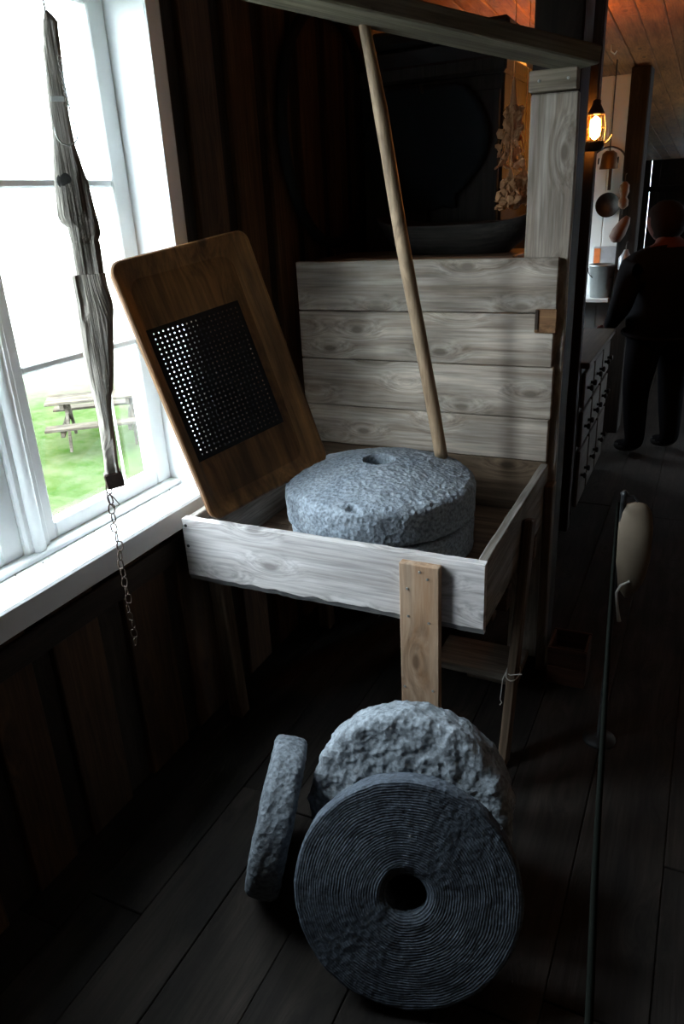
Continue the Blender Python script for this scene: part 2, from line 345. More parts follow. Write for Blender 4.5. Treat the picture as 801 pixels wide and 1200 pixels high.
# ---- ceiling: narrow boards running down the room
ceil = setting('ceiling')
mC = wood('ceiling_board', *CEILW, 'y', .55, .15, .7, .45, .25, depth='z')
x = WX - .24
while x < XR + .1:
    bm = bmesh.new(); vs = bbox(bm, (x + .0015, Y0 - .1, 0), (x + .1135, Y1 + .1, .02), .004, 4, .001, 'y', random.random()*50)
    for v in vs: v.co.z += ceil_z(v.co.y)
    put('ceiling_board', bm, mC, ceil); x += .115
bm = bmesh.new(); vs = bbox(bm, (WX - .3, Y0 - .2, .021), (XR + .2, Y1 + .3, .06))
for v in vs: v.co.z += ceil_z(v.co.y)
put('ceiling_deck', bm, mSk, ceil)
# ---- end wall: upright boards with daylight in the gaps
wend = setting('wall_end')
ENDG = {round(ony(p, 225, Y1).x, 3): g for p, g in ((735.5, .001), (748, .0025), (760.5, .0035), (771, .001))}
x = WX - .25
cuts = sorted(list(ENDG) + [-1.36, -.40, -.34, .3, .7, 1.1, 1.65])
prev = -1.62; pg = 0
mE = wood('dark_board', *DARKW, 'z')
for c in cuts:
    g = ENDG.get(c, .0)
    lo = prev + pg/2; hi = c - g/2
    if c == -.34:      # small opening high in the wall, at the picture's right edge
        board('wall_board', (lo, Y1, 0), (hi, Y1 + .03, 1.20), mE, wend, .002, 2, 0, 'z'); board('wall_board', (lo, Y1, 1.60), (hi, Y1 + .03, 2.3), mE, wend, .002, 2, 0, 'z')
    else: board('wall_board', (lo, Y1, 0), (hi, Y1 + .03, 2.3), mE, wend, .002, 2, .0, 'z')
    prev = c; pg = g
struct(board('trim_2', (-1.36, Y1 - .05, 1.53), (-.42, Y1 - .001, 1.60), mSk, None, .004, 3, .001))
# ---- right and rear walls (out of frame; they keep the room dark)
wr = setting('wall_right'); DOOR = (6.35, 6.5, 1.95)
y = Y0
while y < Y1:
    y2 = min(y + .22, Y1); z0 = 0
    if y2 > DOOR[0] and y < DOOR[1]: z0 = DOOR[2]
    board('wall_board', (XR, y + .0, z0), (XR + .03, y2, ceil_z(y)), wood('inner_board', (.24, .15, .085), (.13, .075, .04), 'z'), wr, .002, 2, 0, 'z'); y = y2
mR = wood('inner_board', (.24, .15, .085), (.13, .075, .04), 'z')
wre = setting('wall_rear')
x = WX - .25
while x < XR + .05:
    board('wall_board', (x, Y0 - .03, 0), (x + .2, Y0, ceil_z(Y0)), mR, wre, .002, 2, 0, 'z'); x += .2

# ================================================================== THE POST AND THE BEAM
px0, px1 = ony(622, 110, 2.405).x, ony(679, 110, 2.405).x
post = thing('timber_post', 'tall dark roof post faced with a grey weathered plank and a short block on top', 'post', ((px0 + px1)/2, 2.5, 0))
board('core', (-.53, 2.43, 0), (-.395, 2.60, ceil_z(2.6) - .002), wood('dark_board', (.07, .045, .03), (.03, .02, .014), 'z'), post, .006, 8, .003)
board('face_plank', (px0, 2.405, .0), (px1, 2.43, 1.856), wood('grey_board', *GREY, 'z', .8, .6, .8, .55, depth='y'), post, .004, 12, .0035)
blk = board('top_block', (px0 - .004, 2.385, 1.858), (px1 - .006, 2.43, 1.912), wood('block', (.36, .30, .23), (.20, .16, .11), 'x', .8, .1), post, .003, 3, .001)
for xx in (px0 + .025, px1 - .03):
    bm = bmesh.new(); lathe(bm, [(.004, 0), (.004, .002), (.002, .003)], 8); put('nail', bm, M_steel, post, Vector((xx, 2.3845, 1.885)) - Vector(post.location), False, (math.pi/2, 0, 0))
A = onz(650, 80, 1.914); B = onz(424, 30, 2.0); d = (B - A).normalized()
hside = Vector((-d.y, d.x, 0)).normalized()
bA = A - d*.055 + hside*(-.0); t_end = (WX + .03 - A.x)/d.x; bB = A + d*t_end
# underside passes through the traced line: the board sits above it, centred on the strip between its two edges
up = d.cross(hside); up = up if up.z > 0 else -up
cen = .5*(onpl(540, 57, A, up) + onpl(540, 39, A, up)); sh = (cen - A) - d*((cen - A).dot(d))
bm_t = .045
beam = between('overhead_beam', bA + sh + up*bm_t/2, bB + sh + up*bm_t/2, .135, bm_t, wood('beam_board', (.30, .26, .19), (.17, .14, .10), 'z', .8, .4), None, .004, 8, .003, side=hside)
tag(beam, 'sloping grey board overhead that holds the top of the round pole', 'beam')
# ---- things behind the beam
o = thing('stored_plank', 'black tarred plank lying high up on the cupboard below the ceiling', 'plank', (-1.0, 3.45, 2.06))
board('plank', (-1.29, 3.10, 2.058), (-.80, 3.57, 2.13), M_black, o, .01, 4, .004); board('upper_plank', (-1.30, 3.08, 2.132), (-.76, 3.59, 2.19), M_black, o, .014, 4, .004); board('cleat', (-1.1, 3.31, 2.191), (-1.02, 3.54, 2.215), M_black, o, .004, 2, .002)

# ================================================================== THE MILL BOX
XL, XRt, YF, YB, ZT, ZB = -1.305, -.408, 1.587, 2.376, .775, .575
box = thing('mill_box', 'shallow worn wooden bin on splayed legs with high plank back holding the quern', 'bin', ((XL + XRt)/2, (YF + YB)/2, 0))
mPale = wood('pale_board', *PALE, 'x', .75, .5, .8, .3, depth='y'); mGx = wood('grey_board', *GREY, 'x', .8, .6, .8, .55, depth='y'); mGy = wood('grey_board', (.40, .37, .33), (.2, .17, .14), 'y', .8, .3)
# front board with a ragged, broken lower edge
bm = bmesh.new(); L = XRt - XL; n = 60
tops = [bm.verts.new((XL + L*i/n, YF, ZT + noise.noise((i*.35, 0, 0))*.0025)) for i in range(n + 1)]
def low(i): return ZB + (.005*noise.noise((i*.23, 3, 0)) + .0025*noise.noise((i*.83, 5, 0)))
mids = [bm.verts.new((XL + L*i/n, YF, low(i) + .020 + .006*noise.noise((i*.37, 9, 0)))) for i in range(n + 1)]
bots = [bm.verts.new((XL + L*i/n, YF + .010, low(i))) for i in range(n + 1)]
for i in range(n):
    bm.faces.new((tops[i], tops[i+1], mids[i+1], mids[i])); bm.faces.new((mids[i], mids[i+1], bots[i+1], bots[i]))
tb = [bm.verts.new((v.co.x, YF + .026, v.co.z)) for v in tops]; bb = [bm.verts.new((v.co.x, YF + .026, v.co.z)) for v in bots]
for i in range(n):
    bm.faces.new((tops[i+1], tops[i], tb[i], tb[i+1])); bm.faces.new((bots[i], bots[i+1], bb[i+1], bb[i])); bm.faces.new((tb[i], bb[i], bb[i+1], tb[i+1]))
for i in (0, n): bm.faces.new([tops[i], mids[i], bots[i], bb[i], tb[i]])
for f in bm.faces:
    c = f.calc_center_median()
    if c.z < ZB + .03 and c.y < YF + .012 and abs(f.normal.z) < .99: f.material_index = 1
bl = Vector(box.location)
put('front_board', bm, [mPale, wood('bare_edge', (.30, .30, .29), (.14, .14, .14), 'x', .8, 0)], box, -bl)
board('side_board', (XRt - .026, YF + .027, ZB + .01), (XRt, YB - .002, ZT), mGy, box, .003, 8, .0018)
board('side_board', (XL + .004, YF + .027, ZB), (XL + .028, YB - .002, ZT), mGy, box, .003, 8, .0018)
for i in range(4): board('floor_board', (XL + .03, YF + .028 + i*.187, ZB + .012), (XRt - .028, YF + .028 + (i + 1)*.187 - .002, ZB + .03), wood('bin_floor', (.24, .17, .12), (.12, .08, .055), 'x'), box, .002, 4, .001)
mBr = wood('brown_board', (.30, .21, .14), (.15, .10, .065), 'x', .8, .5, .8, .55, depth='y')
seams = [1.420, 1.2555, 1.090, .922, .778, .585]
for i in range(5):
    board('back_plank', (XL + .0 + random.uniform(0, .004), YB, seams[i+1] + .0015), (-.414 + (0, -.004, .003, -.003, 0)[i] , YB + .024, seams[i] - .0015), mGx if i < 4 else mBr, box, .0025, 10, .0018)
for xx in (-.9,): board('back_batten', (xx - .05, YB + .025, .6), (xx + .05, YB + .045, 1.40), wood('dark_board', *DARKW, 'z'), box)
# rusty brown patch at the right end of the back
pa = ony(627, 362, YB); pb = ony(652, 390, YB)
pch = board('repair_patch', (pa.x, YB - .012, pb.z), (pb.x, YB - .0005, pa.z), wood('ply_patch', (.40, .21, .10), (.16, .08, .04), 'x', .7, .3, 1.6), box, .003, 3, .003)
bm = bmesh.new(); bbox(bm, (-.005, -.003, -.03), (.005, .003, .03), .001); put('clasp', bm, M_rust, pch, (-.026, -.008, .04))
# brace plank nailed to the front
b0 = ony(467, 660, 1.562); b1 = ony(514, 664, 1.562)
br = board('brace_plank', (b0.x, 1.562, .0), (b1.x, 1.586, b0.z + .002), wood('pine_board', *PINE, 'z', .7, .8, .55, .3, depth='y'), box, .002, 8, .001)
def nails(par, pts, y, mat=M_steel, r=.0035):
    for p in pts:
        bm = bmesh.new(); lathe(bm, [(r, 0), (r, .0015), (r*.4, .0022)], 8); put('nail', bm, mat, par, Vector((p[0], y, p[1])) - Vector(par.location) - (Vector(par.parent.location) if par.parent else Vector()), False, (math.pi/2, 0, 0))
w_ = b1.x - b0.x
nails(br, [(b0.x + w_*.52, .742), (b0.x + w_*.72, .725), (b0.x + w_*.2, .69), (b0.x + w_*.22, .61), (b0.x + w_*.75, .60)], 1.5615)
nails(br, [(b0.x + w_*.1, .39), (b0.x + w_*.85, .395)], 1.5615)
for z in (.755, .69):
    bm = bmesh.new(); lathe(bm, [(.005, 0), (.005, .0015), (.002, .0025)], 8); put('nail', bm, M_iron, box, Vector((XL + .012, YF - .0005, z)) - bl, False, (math.pi/2, 0, 0))
# legs, splayed; ledger rails
mLeg = wood('leg_wood', (.24, .165, .11), (.10, .065, .04), 'z', .7, .2)
between('leg', (-.392, 1.812, 0), (-.392, 2.03, .72), .028, .058, mLeg, box, .004, 5, .002)
between('leg', (-.392, 2.36, 0), (-.392, 2.34, .72), .028, .058, mLeg, box, .004, 5, .002)
between('leg', (-1.28, 1.72, 0), (-1.27, 1.68, .584), .05, .05, mLeg, box, .004, 5, .002)
between('leg', (-1.25, 2.34, 0), (-1.25, 2.30, .584), .05, .05, mLeg, box, .004, 5, .002)
board('rail', (-1.27, 1.86, .495), (-.41, 1.90, .573), wood('rail_wood', (.17, .095, .055), (.08, .04, .025), 'x', .7), box, .003, 6, .002)
board('rail', (-1.27, 2.22, .495), (-.41, 2.26, .573), wood('rail_wood', (.17, .095, .055), (.08, .04, .025), 'x', .7), box, .003, 6, .002)
# bit of string round the leg
sx = thing('string', 'thin pale string tied round the bin leg with a dangling end', 'string', (-.40, 1.87, .2))
bm = bmesh.new(); q = Vector((-.392, 1.894, .275)); tube(bm, [q + Vector((.020*math.cos(a)*1.0, .036*math.sin(a), .008*math.sin(a))) for a in [k*math.pi/8 for k in range(16)]], .0018, 6, True)
tube(bm, [q + Vector(p) for p in ((-.02, -.012, .0), (-.026, -.02, -.02), (-.028, -.022, -.06), (-.03, -.025, -.09), (-.026, -.02, -.105), (-.031, -.024, -.112))], .0016, 6)
tube(bm, [q + Vector(p) for p in ((-.02, -.012, .0), (0, -.036, .012), (.02, -.04, .022), (.034, -.04, .026))], .0016, 6)
put('cord', bm, plain('string_pale', (.55, .52, .46), .8), sx, -Vector(sx.location))

# ================================================================== MILLSTONES
def lump(o_co, s, amp, seed):
    return noise.fractal(o_co*s + Vector((seed, seed*2.3, -seed)), .9, 2.1, 5) * amp
def disc_mesh(r, t, hole, seg=150, dome=0.0, rough=.002, rough_s=18, edge=.012, front_rough=None, grooves=0, seed=1.0, pits=(), wavy=.004, hole_wear=.0, back=0.0):
    """stone disc about local z; front face at z=0 (rising by dome in the middle), back at z=-t"""
    prof = []; nr = 130 if grooves else (70 if pits else 34)
    for i in range(nr + 1):                                  # front face, hole outwards
        rr = hole + (r - edge - hole)*i/nr
        z = dome*(1 - (rr/r)**1.7)
        if grooves: z += .0002*math.sin(rr*grooves)*(.4 + abs(noise.noise((rr*40, 1, 0)))*1.6)
        if hole and hole_wear: z -= hole_wear*math.exp(-((rr - hole)/.012)**2*1.2)
        prof.append((rr, z, 0))
    for i in range(1, 5):                                    # rounded edge
        a = math.pi/2*i/4; prof.append((r - edge + edge*math.sin(a), -edge + edge*math.cos(a), 1))
    for i in range(1, 9): prof.append((r, -edge - (t - 2*edge)*i/8, 1))
    for i in range(1, 5):
        a = math.pi/2*i/4; prof.append((r - edge + edge*math.cos(a), -t + edge - edge*math.sin(a), 2))
    for i in range(1, 9):
        rr = r - edge - (r - edge - max(hole, .0))*i/8 if hole else (r - edge)*(1 - i/8) + .001
        prof.append((rr, -t - back*(1 - (rr/r)**2), 2))
    if hole:
        for i in range(1, 5): prof.append((hole, -t - back + (t + back + dome)*i/5, 3))
    bm = bmesh.new(); rings = lathe(bm, [(p[0], p[1]) for p in prof], seg, close=bool(hole), caps=False)
    if not hole:
        c0 = bm.verts.new((0, 0, dome))
        c1 = bm.verts.new((0, 0, -t - back))
        for k in range(seg): bm.faces.new((c0, rings[0][k], rings[0][(k+1) % seg])); bm.faces.new((c1, rings[-1][(k+1) % seg], rings[-1][k]))
    if hole and back: bm.faces.new(rings[-5])            # eye does not go right through
    bm.normal_update()
    mv = []
    for ri, ring in enumerate(rings):
        kind = prof[ri][2]
        for v in ring:
            a = math.atan2(v.co.y, v.co.x)
            am = (front_rough if (front_rough is not None and kind == 0) else rough)
            dd = v.normal*lump(v.co, rough_s, am, seed)
            if kind in (1, 2): dd += Vector((math.cos(a), math.sin(a), 0))*wavy*noise.noise((math.cos(a)*2.2 + seed, math.sin(a)*2.2, seed))
            for (x_, y_, pr, pd) in pits:
                if kind == 0:
                    q = math.hypot(v.co.x - x_, v.co.y - y_)/pr
                    dd.z -= pd*math.exp(-q**4)
            mv.append((v, dd))
    for v, dd in mv: v.co += dd
    return bm
def place_disc(name, bm, mat, c, az, el, label, spin=0):
    n = Vector((math.sin(az)*math.cos(el), -math.cos(az)*math.cos(el), math.sin(el))); u = Vector((math.cos(az), math.sin(az), 0)); v = n.cross(u)
    o = put(name, bm, mat, None, None, True); o.matrix_world = Matrix.Translation(c) @ Matrix((u, v, n)).transposed().to_4x4() @ Matrix.Rotation(spin, 4, 'Z')
    tag(o, label, 'millstone'); return o
S1 = stone('quern_stone', (.21, .25, .295), (.33, .375, .42), 0, 1, .8); S2 = stone('grooved_stone', (.050, .063, .082), (.083, .102, .126), 1150, 1, .5)
S3 = stone('rough_stone', (.18, .21, .235), (.28, .315, .35), 0, .8, .8); S4 = stone('slab_stone', (.11, .13, .15), (.18, .205, .23), 0, .9, .8)
MC = Vector((-.838, 1.966, 0)); MR = .288
hp = onz(413, 597, .83)
for _ in range(30): hp = onz(413, 597, .5*hp.z + .5*(.818 + .058*(1 - ((hp - MC).to_2d().length/MR)**2)))
bm = disc_mesh(MR, .108, .049, 260, .062, .0035, 26, .016, .0035, 0, 3.0, [(hp.x - MC.x, hp.y - MC.y, .016, .02), (hp.x - MC.x, hp.y - MC.y, .038, .004)], .005)
o = put('runner_stone', bm, S1, None, MC + Vector((0, 0, .823)), True); tag(o, 'upper domed blue-grey millstone with centre eye and handle hole, in the wooden bin', 'millstone')
bm = disc_mesh(MR - .008, .104, 0, 120, 0, .0025, 22, .012, None, 0, 5.0, (), .005)
o = put('bed_stone', bm, S1, None, MC + Vector((.006, -.004, .711)), True); tag(o, 'lower flat millstone lying beneath the domed stone in the bin', 'millstone')
fc = Vector((-.4205, 1.0585, 0)); fr = .2425; fe = .40; ft = .06
fc.z = fr*math.cos(fe) + ft*math.sin(fe)
bm = disc_mesh(fr, ft, .044, 190, .0, .0016, 30, .008, .0014, 1150, 11.0, (), .003, .006, .080)
place_disc('grooved_millstone', bm, S2, fc, .29, fe, 'dark round millstone with concentric grooves and centre hole, leaning on the rough stone')
be = .30; brd = .242; bt = .12; bc = Vector((-.493, 1.250, brd*math.cos(be) + bt*math.sin(be)))
bm = disc_mesh(brd, bt, 0, 260, .006, .0075, 27, .022, .0075, 0, 17.0, ((9, 9, .01, 0),), .009, 0, .11)
place_disc('rough_millstone', bm, S3, bc, .16, be, 'rough hewn light grey millstone standing between the bin brace and the grooved stone')
se = .234; sr = .192; st = .083; sc = Vector((-.854, 1.184, sr*math.cos(se) + st*math.sin(se)))
bm = disc_mesh(sr, st, 0, 130, .003, .004, 20, .022, .004, 0, 23.0, (), .006)
place_disc('slab_millstone', bm, S4, sc, -1.209, se, 'smaller thin millstone standing on its edge, turned side on, beside the wall')

# ---- the pole from the beam down to the stone
pt = A + (B - A) + Vector((0, 0, .03)); pbm = onz(517, 536, .845)
bm = bmesh.new(); dv = pbm - pt; Lp = dv.length; side = dv.orthogonal().normalized(); pts = []; rad = []
for i in range(41):
    f = i/40; p = pt + dv*f + Vector((noise.noise((f*3, 1, 0)), noise.noise((f*3, 5, 0)), 0))*.004
    pts.append(p - pt); rad.append((.0135 + .005*min(1, f*5) + .002*f)*(1 + .05*noise.noise((f*9, 2, 0))))
tube(bm, pts, rad, 18)
o = put('mill_pole', bm, wood('pole_wood', (.46, .33, .21), (.25, .165, .10), 'z', .6, .3, .7, .45), None, pt, True)
tag(o, 'long round wooden pole slanting from the overhead beam to the domed stone', 'pole')
bm = bmesh.new(); lathe(bm, [(.034, 0), (.036, .001), (.036, .0015), (.0, .0016)], 20)
# ---- the tray (lid) with the perforated plate
TL, TR, BR, BL = Vector((-1.430, 1.586, 1.484)), Vector((-1.274, 2.017, 1.542)), Vector((-1.029, 2.007, .843)), Vector((-1.184, 1.576, .785))
_u = (BR - BL).normalized(); _r = TL - CAM; TL = CAM + _r*((BL - CAM).dot(_u)/_r.dot(_u))      # the corner where the tray is square
u = (BR - BL).normalized(); v = (TL - BL); v = (v - u*v.dot(u)).normalized(); nn = u.cross(v)
LW, LH = .4613, (TL - BL).length
tray = thing('sieve_tray', 'brown wooden tray with black perforated plate leaning upright against the window', 'tray', BL)
tray.matrix_world = Matrix.Translation(BL) @ Matrix((u, v, nn)).transposed().to_4x4()
inv = tray.matrix_world.inverted()
pc = [inv @ onpl(*p, BL, nn) for p in ((167, 390), (280, 348), (335, 495), (240, 540))]
pu0 = (pc[0].x + pc[3].x)/2; pu1 = (pc[1].x + pc[2].x)/2; pv0 = (pc[2].y + pc[3].y)/2; pv1 = (pc[0].y + pc[1].y)/2
def rrect(u0, u1, v0, v1, r, k=7, m=9):
    P = []; cs = [(u1 - r, v0 + r, -90), (u1 - r, v1 - r, 0), (u0 + r, v1 - r, 90), (u0 + r, v0 + r, 180)]
    for i, (cu, cv, a0) in enumerate(cs):
        arc = [(cu + r*math.cos(math.radians(a0 + 90*j/k)), cv + r*math.sin(math.radians(a0 + 90*j/k))) for j in range(k + 1)]
        P += arc; nx = cs[(i+1) % 4]; b = (nx[0] + r*math.cos(math.radians(nx[2])), nx[1] + r*math.sin(math.radians(nx[2]))); a = arc[-1]
        P += [(a[0] + (b[0] - a[0])*j/(m + 1), a[1] + (b[1] - a[1])*j/(m + 1)) for j in range(1, m + 1)]
    return P
ins = .014
loops = [(rrect(.004, LW - .004, .004, LH - .004, .03), -.017), (rrect(0, LW, 0, LH, .034), -.012), (rrect(0, LW, 0, LH, .034), .0), (rrect(.004, LW - .004, .004, LH - .004, .032), .004), (rrect(.010, LW - .010, .010, LH - .010, .03), .004),
         (rrect(.040, LW - .075, .05, LH - .055, .04), -.012), (rrect(pu0 + ins, pu1 - ins, pv0 + ins, pv1 - ins, .004), -.012), (rrect(pu0 + ins, pu1 - ins, pv0 + ins, pv1 - ins, .004), -.017)]
bm = bmesh.new(); R_ = []
for P, w in loops:
    R_.append([bm.verts.new((p[0] + .0015*noise.noise((p[0]*14, p[1]*14, w*3)), p[1] + .0015*noise.noise((p[0]*14, p[1]*14, 7 + w)), w)) for p in P])
for i in range(len(R_)):
    a, b = R_[i], R_[(i+1) % len(R_)]
    for k in range(len(a)): bm.faces.new((a[k], a[(k+1) % len(a)], b[(k+1) % len(a)], b[k]))
put('tray_board', bm, wood('tray_wood', *LIDW, 'y', .55, .3, .55, .7, depth='z'), tray)
# plate: a sheet of square cells, each with a six-sided hole
nu, nv = 19, 26; du = (pu1 - pu0)/(nu + 1.6); dvv = (pv1 - pv0)/(nv + 1.6)
bm = bmesh.new(); grid = {}
def gv(a, b):
    if (a, b) not in grid: grid[(a, b)] = bm.verts.new((pu0 + .8*du + a*du, pv0 + .8*dvv + b*dvv, -.0105))
    return grid[(a, b)]
for a in range(nu):
    for b in range(nv):
        cu, cv = pu0 + .8*du + (a + .5)*du + random.uniform(-.0006, .0006), pv0 + .8*dvv + (b + .5)*dvv + random.uniform(-.0006, .0006)
        hr = random.uniform(.0022, .0027)
        h8 = [bm.verts.new((cu + hr*math.cos(math.pi*(q/4 + .25) + math.pi), cv + hr*math.sin(math.pi*(q/4 + .25) + math.pi), -.0105)) for q in range(8)]
        cs = [gv(a, b), gv(a+1, b), gv(a+1, b+1), gv(a, b+1)]
        for i in range(4):
            bm.faces.new((cs[i], h8[(2*i+1) % 8], h8[2*i])); bm.faces.new((cs[i], cs[(i+1) % 4], h8[(2*i+2) % 8], h8[(2*i+1) % 8]))
o4 = [(pu0, pv0), (pu1, pv0 + .004), (pu1 - .003, pv1), (pu0 + .002, pv1 - .003)]
ov = [bm.verts.new((*p, -.0105)) for p in o4]
bd = [[gv(i, 0) for i in range(nu + 1)], [gv(nu, i) for i in range(nv + 1)], [gv(i, nv) for i in range(nu, -1, -1)], [gv(0, i) for i in range(nv, -1, -1)]]
for i, e in enumerate(bd):
    bm.faces.new([ov[i], ov[(i+1) % 4]] + e[::-1])
g = bmesh.ops.extrude_face_region(bm, geom=list(bm.faces))
for q in g['geom']:
    if isinstance(q, bmesh.types.BMVert): q.co.z += .0012
put('perforated_plate', bm, plain('black_plate', (.010, .010, .011), .7, .3, .4, 40, .2, .2), tray)['label'] = 'black iron plate pierced with rows of small holes'
for (px_, py_) in ((188, 285), (208, 284), (221, 281), (239, 282)):
    q = inv @ onpl(px_, py_, BL, nn); bm = bmesh.new(); lathe(bm, [(.006, 0), (.0055, .002), (.003, .0035), (.0005, .004)], 10); put('nail_head', bm, M_steel, tray, (q.x, min(q.y, LH - .014), -.003), True)
for (px_, py_) in ((308, 578), (320, 574), (335, 567), (352, 556)):
    q = inv @ onpl(px_, py_, BL, nn); bm = bmesh.new(); lathe(bm, [(.0045, 0), (.004, .002), (.0005, .003)], 10); put('nail_head', bm, M_iron, tray, (q.x, max(q.y, .014), -.002), True)
bm = bmesh.new(); q = inv @ onpl(185, 277, BL, nn); tube(bm, [(q.x, LH - .008, -.004), (q.x - .003, LH + .006, .0), (q.x - .014, LH + .016, .006)], .0012, 6); put('bent_nail', bm, M_steel, tray)

# ================================================================== HUNG SHAFT BEFORE THE WINDOW
HP = Vector((-1.2, 1.26, 1.0)); hn = Vector((1.2, -1.26, 0)).normalized(); hr_ = Vector((-hn.y, hn.x, 0))
up_l = [(12, 52, 56), (18, 51, 62), (26, 50, 68), (42, 50, 69), (46, 51, 70), (60, 50.5, 71.5), (80, 52, 73), (100, 54, 76), (120, 56.5, 79), (140, 59, 82), (155, 61, 85), (170, 62, 88), (185, 62, 93), (200, 62.5, 98), (213, 63.5, 103), (225, 64, 106.5), (240, 65, 110), (252, 66, 113), (260, 70, 115.5), (266, 78, 117), (275, 80, 118.5), (283, 82, 116), (286, 83, 117.5), (300, 85, 119), (312, 87, 121), (323, 89, 122)]
lo_l = [(321, 83, 124), (324, 83, 124), (335, 85, 126), (345, 87, 129), (355, 89, 132), (365, 90, 133.5), (380, 91.5, 133), (400, 94, 133.5), (420, 98, 133.5), (440, 102.5, 133.5), (456, 106, 133), (462, 108, 131), (475, 111, 131), (490, 114.5, 132), (505, 116.5, 134), (520, 118.5, 136), (535, 121, 137.5), (552, 123, 140)]
sw = thing('hung_shaft', 'long cracked weathered wooden shaft hanging in front of the window', 'wooden shaft', (HP.x, HP.y, 1.0))
def loft(levels, th, seed):
    bm = bmesh.new(); rings = []
    # densify
    lv = []
    for i in range(len(levels) - 1):
        a, b = levels[i], levels[i+1]; st_ = max(1, int((b[0] - a[0])/4))
        for j in range(st_): f = j/st_; lv.append([a[q] + (b[q] - a[q])*f for q in range(3)])
    lv.append(levels[-1])
    for (py_, xl, xr) in lv:
        p0 = onpl(xl, py_, HP, hn); p1 = onpl(xr, py_, HP, hn); c = (p0 + p1)/2; hw = (p1 - p0).dot(hr_)/2; ring = []
        for k in range(22):
            a = 2*math.pi*k/22; ca, sa = math.cos(a), math.sin(a)
            e = lambda q: math.copysign(abs(q)**.55, q)
            p = c + hr_*(hw*e(ca)) + hn*(min(th, hw*1.2)*e(sa))
            q = p*22; rg = noise.fractal(Vector((q.x*2.2, q.y*2.2, q.z*.45 + seed)), 1, 2, 4)
            ridge = min(0, noise.noise(Vector((q.x*2.6, q.y*2.6, q.z*.22 + seed*3))) + .1)
            dirn = (hr_*ca*.25 + hn*sa)
            p += dirn*(rg*.0022 + ridge*.012)
            ring.append(bm.verts.new(p - Vector(sw.location)))
        rings.append(ring)
    for a, b in zip(rings, rings[1:]):
        for k in range(22): bm.faces.new((a[k], a[(k+1) % 22], b[(k+1) % 22], b[k]))
    bm.faces.new(rings[0]); bm.faces.new(rings[-1][::-1]); return bm
mDrift = wood('driftwood', (.72, .65, .56), (.32, .28, .24), 'z', .85, .25, 1.2, .55, .9)
put('upper_shaft', loft(up_l, .016, 1.3), mDrift, sw); put('lower_shaft', loft(lo_l, .021, 4.1), mDrift, sw)
# fish hook, tag, strap
fw = HP + hn*.026
def hpx(x_, y_, off=.0): return onpl(x_, y_, fw + hn*off, hn) - Vector(sw.location)
bm = bmesh.new(); tube(bm, [hpx(*p) for p in ((71, 68), (74, 90), (78, 112), (82, 130), (86, 143), (90, 155), (90.5, 163), (87, 168), (80, 170.5), (73, 168.5), (68, 163), (65, 156), (63.5, 149))], [.0016]*11 + [.0013, .0004], 8); put('fish_hook', bm, M_steel, sw, None, True)
bm = bmesh.new()
for k in range(9): tube(bm, [hpx(70 + k*1.3, 68 + k*7, .001) + Vector((0, 0, .004*math.sin(t))) + hr_*.004*math.cos(t) for t in [q*math.pi/4 for q in range(8)]], .0009, 5, True)
put('hook_lashing', bm, plain('cord_grey', (.42, .40, .36), .9), sw)
p = hpx(67.5, 115.5, .0); bm = bmesh.new(); bbox(bm, (-.0125, -.0012, -.0045), (.0125, .0012, .0045), .0005); o = put('paper_label', bm, plain('paper', (.66, .66, .64), .8, 0, .1), sw, p - hn*.004); o.rotation_euler = (0, .05, math.atan2(hr_.y, hr_.x))
p = hpx(70, 252) ; p = onpl(77, 212, fw, hn) - Vector(sw.location)
bm = bmesh.new(); lathe(bm, [(.019, -.004), (.017, .0), (.010, .001), (.001, .0012)], 18)
o = put('dark_knot', bm, plain('knot_dark', (.07, .066, .062), 1), sw); o.matrix_local = Matrix.Translation(p - hn*.0112) @ hn.to_track_quat('Z', 'Y').to_matrix().to_4x4()
s0 = onpl(133, 560, HP, hn) - Vector(sw.location)
bm = bmesh.new(); bbox(bm, (-.019, -.017, -.021), (.021, .017, .017), .003, 3, .002); o = put('iron_cap', bm, M_rust, sw, s0); o.rotation_euler = (0, -.12, math.atan2(hr_.y, hr_.x))
# wire that the shaft hangs from
tpt = onpl(53, 14, HP, hn); hk = Vector((tpt.x, tpt.y, ceil_z(tpt.y)))
bm = bmesh.new(); tube(bm, [tpt - Vector(sw.location) + Vector((0, 0, -.01)), hk - Vector(sw.location)], .0012, 6); put('hanging_wire', bm, M_rust, sw)
# chain: links that hang one in another
ch = thing('chain', 'rusty iron chain hanging from the weathered shaft past the sill', 'chain', (HP.x, HP.y, .5))
c0 = onpl(126, 570, HP + hn*.004, hn); zc = c0.z + .006; k = 0
def link_mesh(ln, wd, r):
    bm = bmesh.new(); P = []
    for q in range(18):
        a = 2*math.pi*q/18; P.append((wd*math.cos(a), 0, (ln - wd)*(1 if math.sin(a) > 0 else -1)*min(1, abs(math.sin(a))*1.6) + wd*.6*math.sin(a)))
    tube(bm, P, r, 7, True); return bm
lk = None
while zc > .59:
    if lk is None:
        lk = put('link', link_mesh(.0145, .0072, .0017), M_rust, ch, None, True); o = lk
    else:
        o = lk.copy(); COL.objects.link(o)
    o.location = Vector((c0.x + .0025*math.sin(k*1.3), c0.y + .0025*math.cos(k*2.1), zc - .014)) - Vector(ch.location)
    o.rotation_euler = (random.uniform(-.18, .18), random.uniform(-.2, .2), (k % 2)*1.45 + .4 + random.uniform(-.3, .3)); zc -= .0245; k += 1
bm = bmesh.new(); tube(bm, [onpl(*p, HP + hn*.012, hn) - Vector(ch.location) for p in ((126, 556), (124, 566), (125, 578), (129, 590), (135, 597), (140, 591), (133, 583), (127, 578))], .0013, 6); put('wire_tie', bm, M_rust, ch, None, True)

